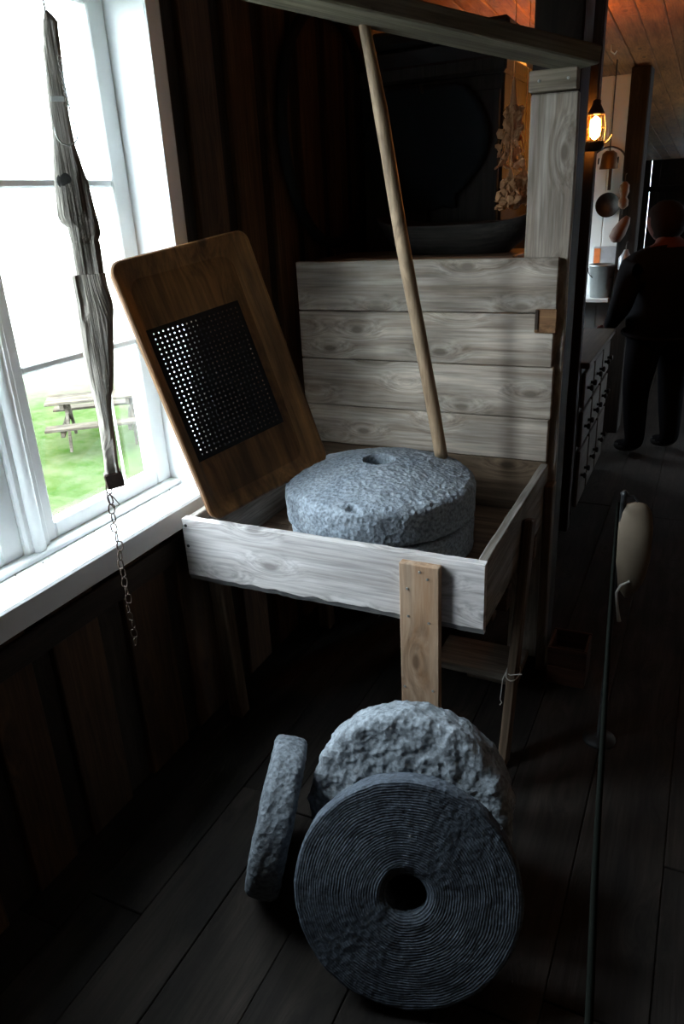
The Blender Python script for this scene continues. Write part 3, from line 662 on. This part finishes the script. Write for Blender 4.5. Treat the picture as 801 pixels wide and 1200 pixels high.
# ================================================================== UNDER AND BEHIND THE BIN
for i, (lo, hi, lab) in enumerate((((-.62, 2.20, 0.0), (-.44, 2.26, .05), 'offcut timber block lying on the floor below the bin, lowest of its pile'), ((-.66, 2.17, .052), (-.43, 2.29, .082), 'pale offcut board on the floor pile below the bin, middle one'), ((-.71, 2.10, .084), (-.42, 2.28, .112), 'grey offcut board, topmost on the floor pile below the bin'))):
    o = board('offcut_board', lo, hi, wood('offcut', (.30, .26, .21), (.16, .13, .10), 'x', .8, .3), None, .003, 4, .002); tag(o, lab, 'board', 'offcut boards under the bin')
cr = thing('wooden_crate', 'small reddish brown wooden crate on the floor behind the bin leg', 'crate', (-.29, 2.36, 0))
cm = wood('crate_wood', (.09, .035, .02), (.045, .018, .01), 'x', .7)
for z in (.0, .075): 
    board('slat', (-.355, 2.27, z), (-.225, 2.28, z + .07), cm, cr); board('slat', (-.355, 2.40, z), (-.225, 2.41, z + .07), cm, cr)
board('end_panel', (-.355, 2.281, 0), (-.345, 2.399, .145), cm, cr); board('end_panel', (-.235, 2.281, 0), (-.225, 2.399, .145), cm, cr); board('bottom', (-.345, 2.281, 0), (-.235, 2.399, .01), cm, cr)
# work bench behind the bin's back, with a dark dough trough on it
bt_ = thing('back_bench', 'rough brown bench standing behind the high back of the bin', 'bench', (-.95, 2.77, 0))
mBn = wood('bench_wood', (.22, .11, .055), (.09, .045, .025), 'x', .6)
for i in range(2): board('top_plank', (-1.34, 2.60 + i*.17, 1.375), (-.60, 2.768 + i*.17, 1.41), mBn, bt_, .003, 5, .002)
for xx in (-1.30, -.66):
    for yy in (2.63, 2.90): board('leg', (xx - .03, yy - .03, 0), (xx + .03, yy + .03, 1.374), wood('bench_wood', (.22, .11, .055), (.09, .045, .025), 'z'), bt_)
bm = bmesh.new(); prof = []
rings = []
for (sx_, sy_, z) in ((.19, .09, 0), (.25, .13, .05), (.29, .165, .10), (.275, .15, .10), (.235, .115, .05), (.17, .08, .012)):
    rings.append([bm.verts.new((sx_*math.copysign(abs(math.cos(a))**.7, math.cos(a)), sy_*math.copysign(abs(math.sin(a))**.7, math.sin(a)), z + .03*(abs(math.cos(a))**3)*(z > .06))) for a in [2*math.pi*k/36 for k in range(36)]])
for a, b in zip(rings, rings[1:]):
    for k in range(36): bm.faces.new((a[k], a[(k+1) % 36], b[(k+1) % 36], b[k]))
bm.faces.new(rings[0][::-1]); bm.faces.new(rings[-1])
o = put('dough_trough', bm, wood('trough_wood', (.05, .042, .036), (.02, .017, .015), 'x', .9), None, (-.85, 2.77, 1.411), True); tag(o, 'black oval wooden trough lying on the bench behind the bin', 'trough')
# hoop on the window wall
hc = Vector((WX + .024, 2.78, 1.84)); bm = bmesh.new()
tube(bm, [(0, .37*math.sin(a), .385*math.cos(a)) for a in [2*math.pi*k/64 for k in range(64)]], .019, 10, True)
ho_ = thing('wooden_hoop', 'big dark bentwood hoop hanging on the boarded window wall', 'hoop', hc); put('ring', bm, plain('hoop_dark', (.012, .014, .015), .85, 0, .3, 20, .1, .2), ho_, None, True)
bm = bmesh.new(); tube(bm, [(-.028, 0, .37), (.0, 0, .362), (.018, 0, .372)], .004, 6); put('peg', bm, M_iron, ho_)
# partition and cupboard
wp = setting('wall_partition')
mP = wood('partition_board', (.06, .025, .011), (.03, .012, .006), 'z', .7, .4)
struct(board('trim_3', (-.64, 3.58, 0), (-.505, 3.65, ceil_z(3.65) - .004), wood('dark_board', *DARKW, 'z'), None, .004, 6, .002))
x = WX
while x < -.66:
    x2 = min(x + .145, -.645); board('wall_board', (x + .001, 3.60, 0), (x2 - .001, 3.625, 2.05), mP, wp, .003, 4, .0015, 'z'); x = x2
cup = thing('tall_cupboard', 'tall dark cupboard standing against the boarded partition', 'cupboard', (-1.02, 3.3, 0))
mK = wood('cupboard_wood', (.030, .026, .022), (.013, .011, .010), 'z', .9, .3)
board('body', (-1.305, 3.0, 0), (-.75, 3.595, 2.0), mK, cup, .006, 4, .002)
board('cornice', (-1.31, 2.985, 2.0), (-.742, 3.598, 2.055), mK, cup, .01, 3, .001)
for i, xx in enumerate((-1.295, -1.02)):
    dr = board('door', (xx, 2.978, .12), (xx + .26, 2.999, 1.95), mK, cup, .004, 4, .001)
    bm = bmesh.new(); lathe(bm, [(.008, 0), (.006, .012), (.014, .02), (.012, .03), (.001, .033)], 14); put('knob', bm, M_iron, dr, (.10 if i == 0 else -.10, -.0105, .9), True, (math.pi/2, 0, 0))
# hide hanging on the cupboard, boards leaning
bm = bmesh.new(); nx, nz = 16, 26; V = [[None]*(nx+1) for _ in range(nz+1)]
for j in range(nz+1):
    for i in range(nx+1):
        f = i/nx - .5; t = j/nz; wd = .13 + .12*math.sin(math.pi*min(1, t*1.15))**.7
        V[j][i] = bm.verts.new((f*2*wd*1.0 + .012*noise.noise((t*6, f*4, 1)), -.008 - .006*math.sin(f*14 + t*2)*t - .004*math.cos(f*math.pi), -.42*t - .03*noise.noise((f*5, 3, 0))*t))
for j in range(nz):
    for i in range(nx): bm.faces.new((V[j][i], V[j][i+1], V[j+1][i+1], V[j+1][i]))
g = bmesh.ops.extrude_face_region(bm, geom=list(bm.faces))
for q in g['geom']:
    if isinstance(q, bmesh.types.BMVert): q.co.y += .012
o = thing('oilskin', 'dark oilskin cloth hanging on the cupboard doors above the trough', 'cloth', (-1.04, 2.962, 1.98)); put('cloth', bm, plain('oilskin_dark', (.008, .010, .011), .95, 0, .3, 10, .2, .1), o, None, True)
bm = bmesh.new(); tube(bm, [(0, .022, -.02), (0, -.02, -.02), (0, -.03, .0)], .006, 8); put('peg', bm, M_iron, o)
# dried plants hung from a line, warm in the lantern light
mDry = plain('dried_stalk', (.36, .19, .09), .8, 0, .4, 40)
def bunch(p0, ln, wd, label, seed):
    random.seed(seed); t = thing('dried_bunch', label, 'dried plants', p0, 'dried bunches by the partition')
    bm = bmesh.new()
    for k in range(26):
        a = random.random()*6.28; rr = wd*random.uniform(.3, 1); l = ln*random.uniform(.6, 1)
        tube(bm, [(0.004*math.cos(a), .004*math.sin(a), 0), (rr*.3*math.cos(a), rr*.3*math.sin(a), -l*.5), (rr*math.cos(a), rr*math.sin(a), -l)], .0016, 4)
    put('stalks', bm, mDry, t); bm = bmesh.new()
    for k in range(90):
        a = random.random()*6.28; zz = -ln*random.uniform(.3, 1.02); rr = wd*random.uniform(.2, 1.05)*(.35 + .65*(-zz/ln)); s = random.uniform(.008, .017)
        m = Matrix.Translation((rr*math.cos(a), rr*math.sin(a), zz)) @ Matrix.Rotation(random.random()*6, 4, Vector((random.random(), random.random(), random.random() + .1)))
        bmesh.ops.create_icosphere(bm, subdivisions=1, radius=s, matrix=m @ Matrix.Diagonal((1, .5, 1.3, 1)))
    put('leaves', bm, mDry, t)['kind'] = 'stuff'
    bm = bmesh.new(); tube(bm, [(0, 0, -.01), (0, .0, ceil_z(p0[1]) - p0[2])], .0015, 5); put('tie', bm, mDry, t); random.seed(seed + 1)
q1 = ony(602, 92, 2.92); q2 = ony(598, 198, 2.79); q3 = ony(614, 190, 3.05)
bunch(q1, .28, .055, 'long dried plant bunch hanging highest beside the dark cupboard', 3)
bunch(q2, .12, .05, 'short dried plant bunch hanging low beside the cupboard', 5)
bunch(q3, .13, .035, 'smallest dried plant bunch hanging close behind the grey plank post', 9)
# ================================================================== LANTERN
lp = ony(697, 150, 3.5)
def make_lantern(lp, label, glow):
    lan = thing('lantern', label, 'lantern', lp)
    def lpart(nm, prof, mat, z=0, n=24, close=False): bm = bmesh.new(); lathe(bm, prof, n, close); return put(nm, bm, mat, lan, (0, 0, z), True)
    lpart('base', [(.034, -.085), (.040, -.078), (.040, -.060), (.036, -.055), (.036, -.048), (.0, -.047)], M_iron)
    lpart('glass', [(.030, -.048), (.036, -.02), (.036, .025), (.030, .048), (.0285, .048), (.0345, .025), (.0345, -.02), (.0285, -.048)], M_lglass, close=True)
    lpart('cap', [(.031, .048), (.032, .054), (.026, .066), (.016, .085), (.016, .098), (.006, .104)], M_iron)
    lpart('flame', [(.004, -.042), (.018, -.03), (.022, 0), (.018, .03), (.004, .042)], glow)
    bm = bmesh.new()
    for k in range(6): a = k*math.pi/3 + .3; tube(bm, [(.038*math.cos(a), .038*math.sin(a), -.06), (.041*math.cos(a), .041*math.sin(a), 0), (.032*math.cos(a), .032*math.sin(a), .053)], .0016, 5)
    tube(bm, [(.041*math.cos(a), .041*math.sin(a), .0) for a in [k*math.pi/10 for k in range(20)]], .0016, 5, True); put('cage', bm, M_iron, lan)
    bm = bmesh.new(); tube(bm, [(.04, 0, -.06), (.055, .0, -.05), (.068, 0, -.03)], .003, 6); put('wick_lever', bm, M_iron, lan)
    bm = bmesh.new(); tube(bm, [(0, 0, .10), (0, 0, ceil_z(lp.y) - lp.z)], .003, 6); put('cord', bm, M_black, lan)
M_lglass = pane_mat('lantern_glass', (1, .93, .8), .05)
M_glow = emit('lamp_glow', (1, .40, .085), 215)
make_lantern(lp, 'small caged lantern glowing warm, hung on a long cord low beside the post', M_glow)
make_lantern(ony(656, 62, 3.95), 'small caged lantern hung close under the ceiling behind the tall post', M_glow)

# ================================================================== FAR END OF THE ROOM
# drawer counter along the wall side
ctr = thing('drawer_counter', 'long old counter with rows of drawers along the passage', 'counter', (-.75, 4.4, 0))
cx = -.48; cy0, cy1 = 3.66, 4.62
mD = wood('drawer_wood', (.10, .072, .05), (.05, .034, .022), 'y', .6, .3); mDk = wood('counter_wood', (.02, .014, .01), (.012, .008, .006), 'y', .6)
board('top', (-1.05, cy0 - .02, .82), (cx + .015, cy1 + .02, .85), mD, ctr, .004, 6, .001); board('body', (-1.03, cy0, .06), (cx - .022, cy1, .819), mDk, ctr, .004, 2, 0); board('plinth', (-1.0, cy0 + .02, 0), (cx - .08, cy1 - .02, .06), mDk, ctr, .002, 2, 0)
nc = 3; wd = (cy1 - cy0)/nc
for c in range(nc):
    for r_, (za, zb_) in enumerate(((.62, .79), (.42, .60), (.10, .40))):
        dw = board('drawer', (cx - .021, cy0 + c*wd + .02, za), (cx - .002, cy0 + (c+1)*wd - .02, zb_), mD, ctr, .004, 2, .0008, 'y')
        for kk in (-.06, .06):
            bm = bmesh.new(); lathe(bm, [(.008, 0), (.007, .01), (.016, .018), (.014, .028), (.001, .03)], 12); put('knob', bm, M_black, dw, (.0096, kk, (zb_ - za)/2), True, (0, math.pi/2, 0))
# white boarded partition beyond it, lit by the far window
wf = setting('wall_far_panel'); x = -1.355
mWp = plain('pale_paint', (.72, .76, .76), .6, 0, .08, 8)
while x < -.60:
    x2 = min(x + .13, -.585); board('wall_board', (x + .001, 5.62, 0), (x2 - .001, 5.645, ceil_z(5.62) - .01), mWp, wf, .004, 4, .001, 'z'); x = x2
board('shelf', (-1.30, 5.36, .90), (-.60, 5.619, .925), mWp, wf, .003, 2, .001)
fp = thing('dark_pillar', 'dark pillar at the end of the pale boarded partition hung with small tools', 'pillar', (-.545, 5.5, 0))
board('shaft', (-.583, 5.40, 0), (-.47, 5.60, ceil_z(5.5) - .005), mK, fp, .006, 4, .003)
# pail, box, pan, hanging oddments
pl = thing('zinc_pail', 'grey zinc pail on the shelf before the pale partition', 'pail', (-.66, 5.46, .926))
mZ = plain('zinc', (.42, .45, .45), .4, .8, .2, 20)
bm = bmesh.new(); lathe(bm, [(.072, 0), (.090, .20), (.094, .20), (.094, .212), (.086, .212), (.069, .006)], 28); put('bucket', bm, mZ, pl, None, True)
bm = bmesh.new(); tube(bm, [(.094*math.cos(a), -.02 - .05*math.sin(a), .19 - .075*math.sin(a)) for a in [math.pi*k/12 for k in range(13)]], .003, 6); put('handle', bm, M_iron, pl)
bx = thing('carton', 'small pale carton with an orange label behind the zinc pail', 'carton', (-.67, 5.585, .926))
board('box', (-.745, 5.565, .926), (-.60, 5.61, 1.24), plain('carton_grey', (.42, .45, .48), .8), bx, .002, 2, 0); board('label', (-.74, 5.563, 1.13), (-.70, 5.5648, 1.23), plain('label_orange', (.75, .22, .06), .7), bx, 0, 1, 0)
pan = thing('hanging_pan', 'dark round pan with handle hung on the pale partition', 'pan', (-.68, 5.60, 1.50))
bm = bmesh.new(); lathe(bm, [(.0, 0), (.055, 0), (.075, .03), (.077, .03), (.057, -.004), (.0, -.004)], 28, caps=False); put('bowl', bm, M_iron, pan, (0, -.0, 0), True, (math.pi/2, 0, 0))
board('handle', (-.69, 5.585, 1.59), (-.67, 5.595, 1.74), M_iron, pan, .002, 2, 0)
arc = thing('plate_rack', 'arched white metal rack of pegs on the pale partition above the pan', 'rack', (-.70, 5.61, 1.75))
bm = bmesh.new(); tube(bm, [(.11*math.cos(a), 0, .10*math.sin(a)) for a in [math.pi*k/14 for k in range(15)]], .006, 7); put('arch', bm, M_iron, arc)
for k in range(4):
    bm = bmesh.new(); tube(bm, [(-.06 + k*.04, 0, .035), (-.06 + k*.04, -.02, .03), (-.06 + k*.04, -.02, .0)], .005, 6); put('peg', bm, M_iron, arc)
bell = thing('cow_bell', 'squat dark bell hanging below the ceiling in front of the pale partition', 'bell', (-.645, 5.2, 1.71))
bm = bmesh.new(); lathe(bm, [(.055, 0), (.052, .02), (.042, .085), (.022, .10), (.0, .10)], 20, caps=False); put('body', bm, plain('bell_brown', (.14, .09, .05), .5, .5), bell, None, True)
bm = bmesh.new(); tube(bm, [(0, 0, .10), (0, 0, ceil_z(5.2) - 1.71)], .004, 6); put('strap', bm, M_black, bell)
def hung(nm, pxy, y, prof, mat, lab, cat, tilt=0):
    p = ony(*pxy, y); t = thing(nm, lab, cat, p, 'tools hung on the dark pillar'); bm = bmesh.new(); lathe(bm, prof, 16); put('body', bm, mat, t, None, True, (0, tilt, 0))
    bm = bmesh.new(); tube(bm, [(0, .0, prof[-1][1]), (0, .0, prof[-1][1] + .04), (0, 5.4 - y, prof[-1][1] + .045)], .003, 5); put('loop', bm, M_iron, t)
hung('wooden_clog', (727, 268), 5.33, [(.01, -.09), (.04, -.07), (.045, -.02), (.03, .05), (.015, .08)], plain('clog', (.12, .07, .055), .6), 'brown wooden clog hung on the dark pillar', 'clog', .5)
hung('tin_flask', (732, 306), 5.33, [(.03, -.06), (.04, -.05), (.042, .02), (.02, .05), (.012, .07)], plain('tin', (.3, .31, .33), .4, .4), 'pale tin flask hung on the dark pillar below the clog', 'flask')
hung('onion_string', (731, 225), 5.33, [(.008, -.10), (.03, -.08), (.032, -.05), (.018, -.03), (.03, 0), (.028, .04), (.01, .06)], plain('onion', (.14, .08, .045), .6), 'string of brown onions hung on the dark pillar above the clog', 'onions')
hung('cloth_strip', (734, 335), 5.33, [(.012, -.06), (.016, -.02), (.012, .04), (.006, .06)], plain('red_rag', (.30, .08, .05), .8), 'small red rag hung lowest on the dark pillar', 'rag')
# hook in the ceiling
ck = thing('ceiling_hook', 'small iron hook screwed into the ceiling boards near the lantern', 'hook', onz(716, 55, ceil_z(5)))
ck.location.z = ceil_z(ck.location.y); bm = bmesh.new(); tube(bm, [(0, 0, .003), (0, 0, -.03), (.02, 0, -.045), (.03, 0, -.03)], .004, 6); put('hook', bm, M_steel, ck)

# ================================================================== PERSON
def skin_body():
    V = {}; E = []; order = []
    def j(n, co, r, par=None):
        V[n] = (Vector(co), r); order.append(n)
        if par: E.append((par, n))
    # local: faces -x (towards the counter), z up
    j('pelvis', (0, 0, .84), (.15, .18)); j('waist', (.0, 0, .98), (.145, .17), 'pelvis'); j('chest', (.0, 0, 1.15), (.14, .19), 'waist'); j('upper', (-.01, 0, 1.25), (.11, .15), 'chest'); j('neck', (-.03, 0, 1.32), (.055, .055), 'upper'); j('skull', (-.055, 0, 1.38), (.06, .06), 'neck')
    for s, nm in ((1, 'a'), (-1, 'b')):
        j('hip' + nm, (0, .09*s, .78), (.10, .10), 'pelvis'); j('knee' + nm, (-.02, .10*s, .43), (.068, .068), 'hip' + nm); j('ankle' + nm, (.02, .10*s, .08), (.05, .05), 'knee' + nm); j('toe' + nm, (-.13, .11*s, .04), (.04, .04), 'ankle' + nm)
        j('sh' + nm, (0, .19*s, 1.22), (.07, .07), 'upper'); j('el' + nm, (.03, .26*s, .97), (.055, .055), 'sh' + nm); j('wr' + nm, (-.14, .20*s, .84), (.036, .036), 'el' + nm); j('palm' + nm, (-.20, .18*s, .82), (.034, .022), 'wr' + nm)
    idx = {n: i for i, n in enumerate(order)}
    me = bpy.data.meshes.new('person_body'); me.from_pydata([V[n][0] for n in order], [(idx[a], idx[b]) for a, b in E], []); ob = bpy.data.objects.new('person_body', me); COL.objects.link(ob)
    md = ob.modifiers.new('s', 'SKIN'); md.use_smooth_shade = True
    for n in order: sv = me.skin_vertices[0].data[idx[n]]; sv.radius = V[n][1]; sv.use_root = (n == 'pelvis')
    sb = ob.modifiers.new('d', 'SUBSURF'); sb.levels = sb.render_levels = 2
    dg = bpy.context.evaluated_depsgraph_get(); em = bpy.data.meshes.new_from_object(ob.evaluated_get(dg)); bpy.data.objects.remove(ob); bpy.data.meshes.remove(me)
    bm = bmesh.new(); bm.from_mesh(em); bpy.data.meshes.remove(em)
    for f in bm.faces:
        c = f.calc_center_median(); f.material_index = 0 if c.z < .86 else 1
        if c.z > 1.31: f.material_index = 2
        if c.z < .07: f.material_index = 3
        if c.x < -.155 and c.z > .6: f.material_index = 2
    # head, joined to the same mesh
    n0 = len(bm.verts); g = bmesh.ops.create_uvsphere(bm, u_segments=28, v_segments=20, radius=1)
    for v in g['verts']:
        p = v.co.copy(); fx = p.x
        q = Vector((p.x*.098, p.y*.074*(1 - .18*max(0, -p.z)), p.z*.112))
        if p.x < -.3: q.x *= .94
        nose = math.exp(-((p.y/.13)**2) - (((p.z + .12)/.2)**2))*(p.x < -.5); q.x -= .022*nose
        for s in (-1, 1):
            q.x += .009*math.exp(-(((p.y - .38*s)/.16)**2) - (((p.z - .05)/.11)**2))*(p.x < -.5)
            q.y += s*.014*math.exp(-(((p.x - .05)/.2)**2) - ((p.z/.3)**2))*(p.y*s > .85)
        q.x += .004*math.exp(-((p.y/.3)**2) - (((p.z + .52)/.06)**2))*(p.x < -.5)
        if p.z < -.5 and p.x < 0: q.x -= .012*(-p.z - .5)
        v.co = Matrix.Rotation(-.2, 3, 'Y') @ q + Vector((-.075, 0, 1.435))
    for f in {f for v in g['verts'] for f in v.link_faces}: f.material_index = 2; f.smooth = True
    # fingers
    for s in (1, -1):
        for k in range(4):
            b = Vector((-.215, (.18 + (k - 1.5)*.016)*s, .82)); l = (.055, .066, .062, .048)[k]
            i0 = len(bm.faces); tube(bm, [b, b + Vector((-l*.5, 0, -.008)), b + Vector((-l*.8, 0, -.028)), b + Vector((-l*.85, 0, -.045))], [.009, .0085, .008, .006], 7)
        b = Vector((-.185, (.18 - .03)*s, .825)); tube(bm, [b, b + Vector((-.02, -.018*s, -.008)), b + Vector((-.045, -.022*s, -.02))], [.011, .0095, .007], 7)
    bm.faces.ensure_lookup_table()
    for f in bm.faces:
        c = f.calc_center_median()
        if c.x < -.2 and c.z > .6 and c.z < 1: f.material_index = 2
    return bm
pp = ony(768, 400, 4.98)
per = thing('person', 'person in dark jacket and trousers standing in the dim passage beside the counter', 'person', (pp.x + .03, 4.98, 0)); per.rotation_euler = (0, 0, -.9); per.scale = (1.2, 1.25, .975)
put('body', skin_body(), [plain('trousers', (.005, .005, .006), .95, 0, .2, 30, .1, .03), plain('jacket', (.005, .005, .006), .95, 0, .2, 30, .1, .03), plain('skin_tone', (.05, .016, .012), .8, 0, .05, 30, .05, .1), plain('shoes', (.01, .01, .01), .6)], per, None, True)
bm = bmesh.new(); g = bmesh.ops.create_uvsphere(bm, u_segments=24, v_segments=16, radius=1)
for v in g['verts']:
    p = v.co; q = Vector((p.x*.108 + .008, p.y*.085, p.z*.118 + .008))
    if p.x < -.2 and p.z < .35: q = Vector((p.x*.06, p.y*.07, p.z*.09))
    v.co = Matrix.Rotation(-.2, 3, 'Y') @ q + Vector((-.07, 0, 1.437)) + noise.noise_vector(p*5)*.004
put('hair', bm, plain('hair_dark', (.008, .005, .004), .9, 0, .3, 60, .5, .05), per, None, True)
bm = bmesh.new()
tube(bm, [Vector((.155*math.cos(a), .19*math.sin(a), .80 - .02*math.cos(a))) for a in [k*math.pi/14 for k in range(28)]], .012, 8, True); put('jacket_hem', bm, plain('jacket', (.005, .005, .006), .95, 0, .2, 30, .1, .03), per)

# ================================================================== BARRIER ROPE AND FLOAT
rz = .80
rp = [onz(x_, y_, z_) for x_, y_, z_ in ((682, 1330, .80), (690, 1190, .79), (697, 1020, .785), (705, 880, .785), (712, 760, .79), (718, 670, .795), (724, 590, .805))]
rope = thing('barrier_rope', 'dark barrier rope running from an iron stanchion towards the viewer', 'rope', (rp[0].x, rp[0].y, rz - .02))
bm = bmesh.new()
dense = []
for i in range(len(rp) - 1):
    for k in range(6):
        t = k/6; p0 = rp[max(i-1, 0)]; p1 = rp[i]; p2 = rp[i+1]; p3 = rp[min(i+2, len(rp)-1)]
        dense.append(.5*((2*p1) + (p2 - p0)*t + (2*p0 - 5*p1 + 4*p2 - p3)*t*t + (-p0 + 3*p1 - 3*p2 + p3)*t**3))
dense.append(rp[-1]); tube(bm, [p - Vector(rope.location) for p in dense], .0045, 8); put('cord', bm, plain('rope_dark', (.006, .007, .006), 1, 0, .2, 30, .1, 0), rope, None, True)
def stanchion(p, lab):
    t = thing('stanchion', lab, 'stanchion', (p.x, p.y, 0), 'barrier stanchions'); bm = bmesh.new(); lathe(bm, [(.05, 0), (.05, .006), (.02, .014), (.008, .02), (.008, p.z + .02), (.011, p.z + .026), (.004, p.z + .036)], 20); put('rod', bm, M_black, t, None, True)
stanchion(rp[-1] + Vector((.012, .012, 0)), 'thin black iron stanchion holding the far end of the barrier rope')
stanchion(rp[0] + Vector((.0, -.016, 0)), 'thin black iron stanchion holding the near end of the barrier rope')
# pale hide float hanging by the stanchion
fl0 = ony(747, 588, 2.03)
fl = thing('hide_float', 'pale tan hide float with a white cord end hanging from the stanchion', 'float', fl0)
bm = bmesh.new(); prof = [(.006, 0), (.024, -.006), (.038, -.03), (.046, -.07), (.050, -.12), (.051, -.17), (.046, -.215), (.036, -.25), (.022, -.275), (.010, -.29), (.004, -.30)]
rings = lathe(bm, prof, 28)
for vv in bm.verts: vv.co = Vector((vv.co.x, vv.co.y*.55, vv.co.z)) + noise.noise_vector(vv.co*11)*.008
put('bladder', bm, plain('hide_tan', (.13, .10, .07), .7, 0, .45, 9, .3), fl, None, True)
bm = bmesh.new(); e0 = ony(727, 686, 2.0) - fl0; tube(bm, [(0, 0, -.20), e0 + Vector((.02, .01, .01)), e0, ony(722, 694, 2.0) - fl0, ony(722.5, 708, 2.0) - fl0, ony(724, 722, 2.0) - fl0, ony(725, 728, 2.0) - fl0], [.004]*5 + [.005, .006], 8); put('cord_end', bm, plain('white_cord', (.35, .33, .29), .7), fl, None, True)
bm = bmesh.new(); sp_ = rp[-1] + Vector((.012, .012, .02)); tube(bm, [(0, 0, 0), (-.012, 0, .015), sp_ - fl0], .003, 6); put('hanging_loop', bm, M_black, fl)

# ================================================================== OUTSIDE
GZ = -1.3
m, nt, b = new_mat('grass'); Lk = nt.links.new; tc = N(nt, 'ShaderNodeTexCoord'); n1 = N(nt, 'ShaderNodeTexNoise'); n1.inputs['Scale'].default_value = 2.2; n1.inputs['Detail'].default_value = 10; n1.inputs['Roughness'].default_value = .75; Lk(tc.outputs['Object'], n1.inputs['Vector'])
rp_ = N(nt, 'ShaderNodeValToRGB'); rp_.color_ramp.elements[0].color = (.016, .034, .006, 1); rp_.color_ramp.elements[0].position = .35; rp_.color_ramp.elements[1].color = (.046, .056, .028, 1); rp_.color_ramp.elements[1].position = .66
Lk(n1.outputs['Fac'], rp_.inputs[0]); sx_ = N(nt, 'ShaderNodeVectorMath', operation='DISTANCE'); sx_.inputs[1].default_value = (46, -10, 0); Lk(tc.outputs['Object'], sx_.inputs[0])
mr_ = N(nt, 'ShaderNodeMapRange'); mr_.inputs['From Min'].default_value = 11; mr_.inputs['From Max'].default_value = 26; Lk(sx_.outputs['Value'], mr_.inputs['Value'])  # grass colour fades to near white far off, overexposed glare painted in
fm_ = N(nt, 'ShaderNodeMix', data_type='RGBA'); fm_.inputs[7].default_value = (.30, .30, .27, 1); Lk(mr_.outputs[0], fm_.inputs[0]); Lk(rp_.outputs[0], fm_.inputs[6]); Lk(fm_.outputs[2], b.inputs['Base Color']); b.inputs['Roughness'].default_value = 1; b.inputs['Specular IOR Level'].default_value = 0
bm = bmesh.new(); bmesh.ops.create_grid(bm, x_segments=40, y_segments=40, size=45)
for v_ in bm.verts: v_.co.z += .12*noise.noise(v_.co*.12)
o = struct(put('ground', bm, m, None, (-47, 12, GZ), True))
pt_ = onz(120, 514, GZ)
pic = thing('picnic_table', 'wooden picnic table with fixed benches on the grass outside the window', 'picnic table', pt_); pic.rotation_euler = (0, 0, math.radians(40)); pic.scale = (.85, .85, .85)
mPt = wood('picnic_wood', (.095, .085, .070), (.060, .050, .036), 'x', .7); mPt.node_tree.nodes['Principled BSDF'].inputs['Specular IOR Level'].default_value = 0
def pb_(nm, lo, hi): bm = bmesh.new(); bbox(bm, lo, hi, .006, 2, .001); return put(nm, bm, mPt, pic)
for k in range(4): pb_('top_plank', (-.75, -.34 + k*.17, .70), (.75, -.34 + k*.17 + .155, .74))
for s in (-1, 1):
    for k in range(2): pb_('bench_plank', (-.75, s*.68 - .15 + k*.15, .40), (.75, s*.68 - .15 + k*.15 + .14, .44))
    pb_('seat_bearer', (s*.5 - .03, -.80, .30), (s*.5 + .03, .80, .398)); pb_('top_bearer', (s*.5 - .03, -.33, .61), (s*.5 + .03, .33, .698))
    for q in (-1, 1):
        bm = bmesh.new(); vs = bbox(bm, (s*.5 + .032, -.05, 0), (s*.5 + .075, .05, .70), .004)
        for v_ in vs: v_.co.y += q*(.55 - .42*(v_.co.z/.70))
        put('leg', bm, mPt, pic)
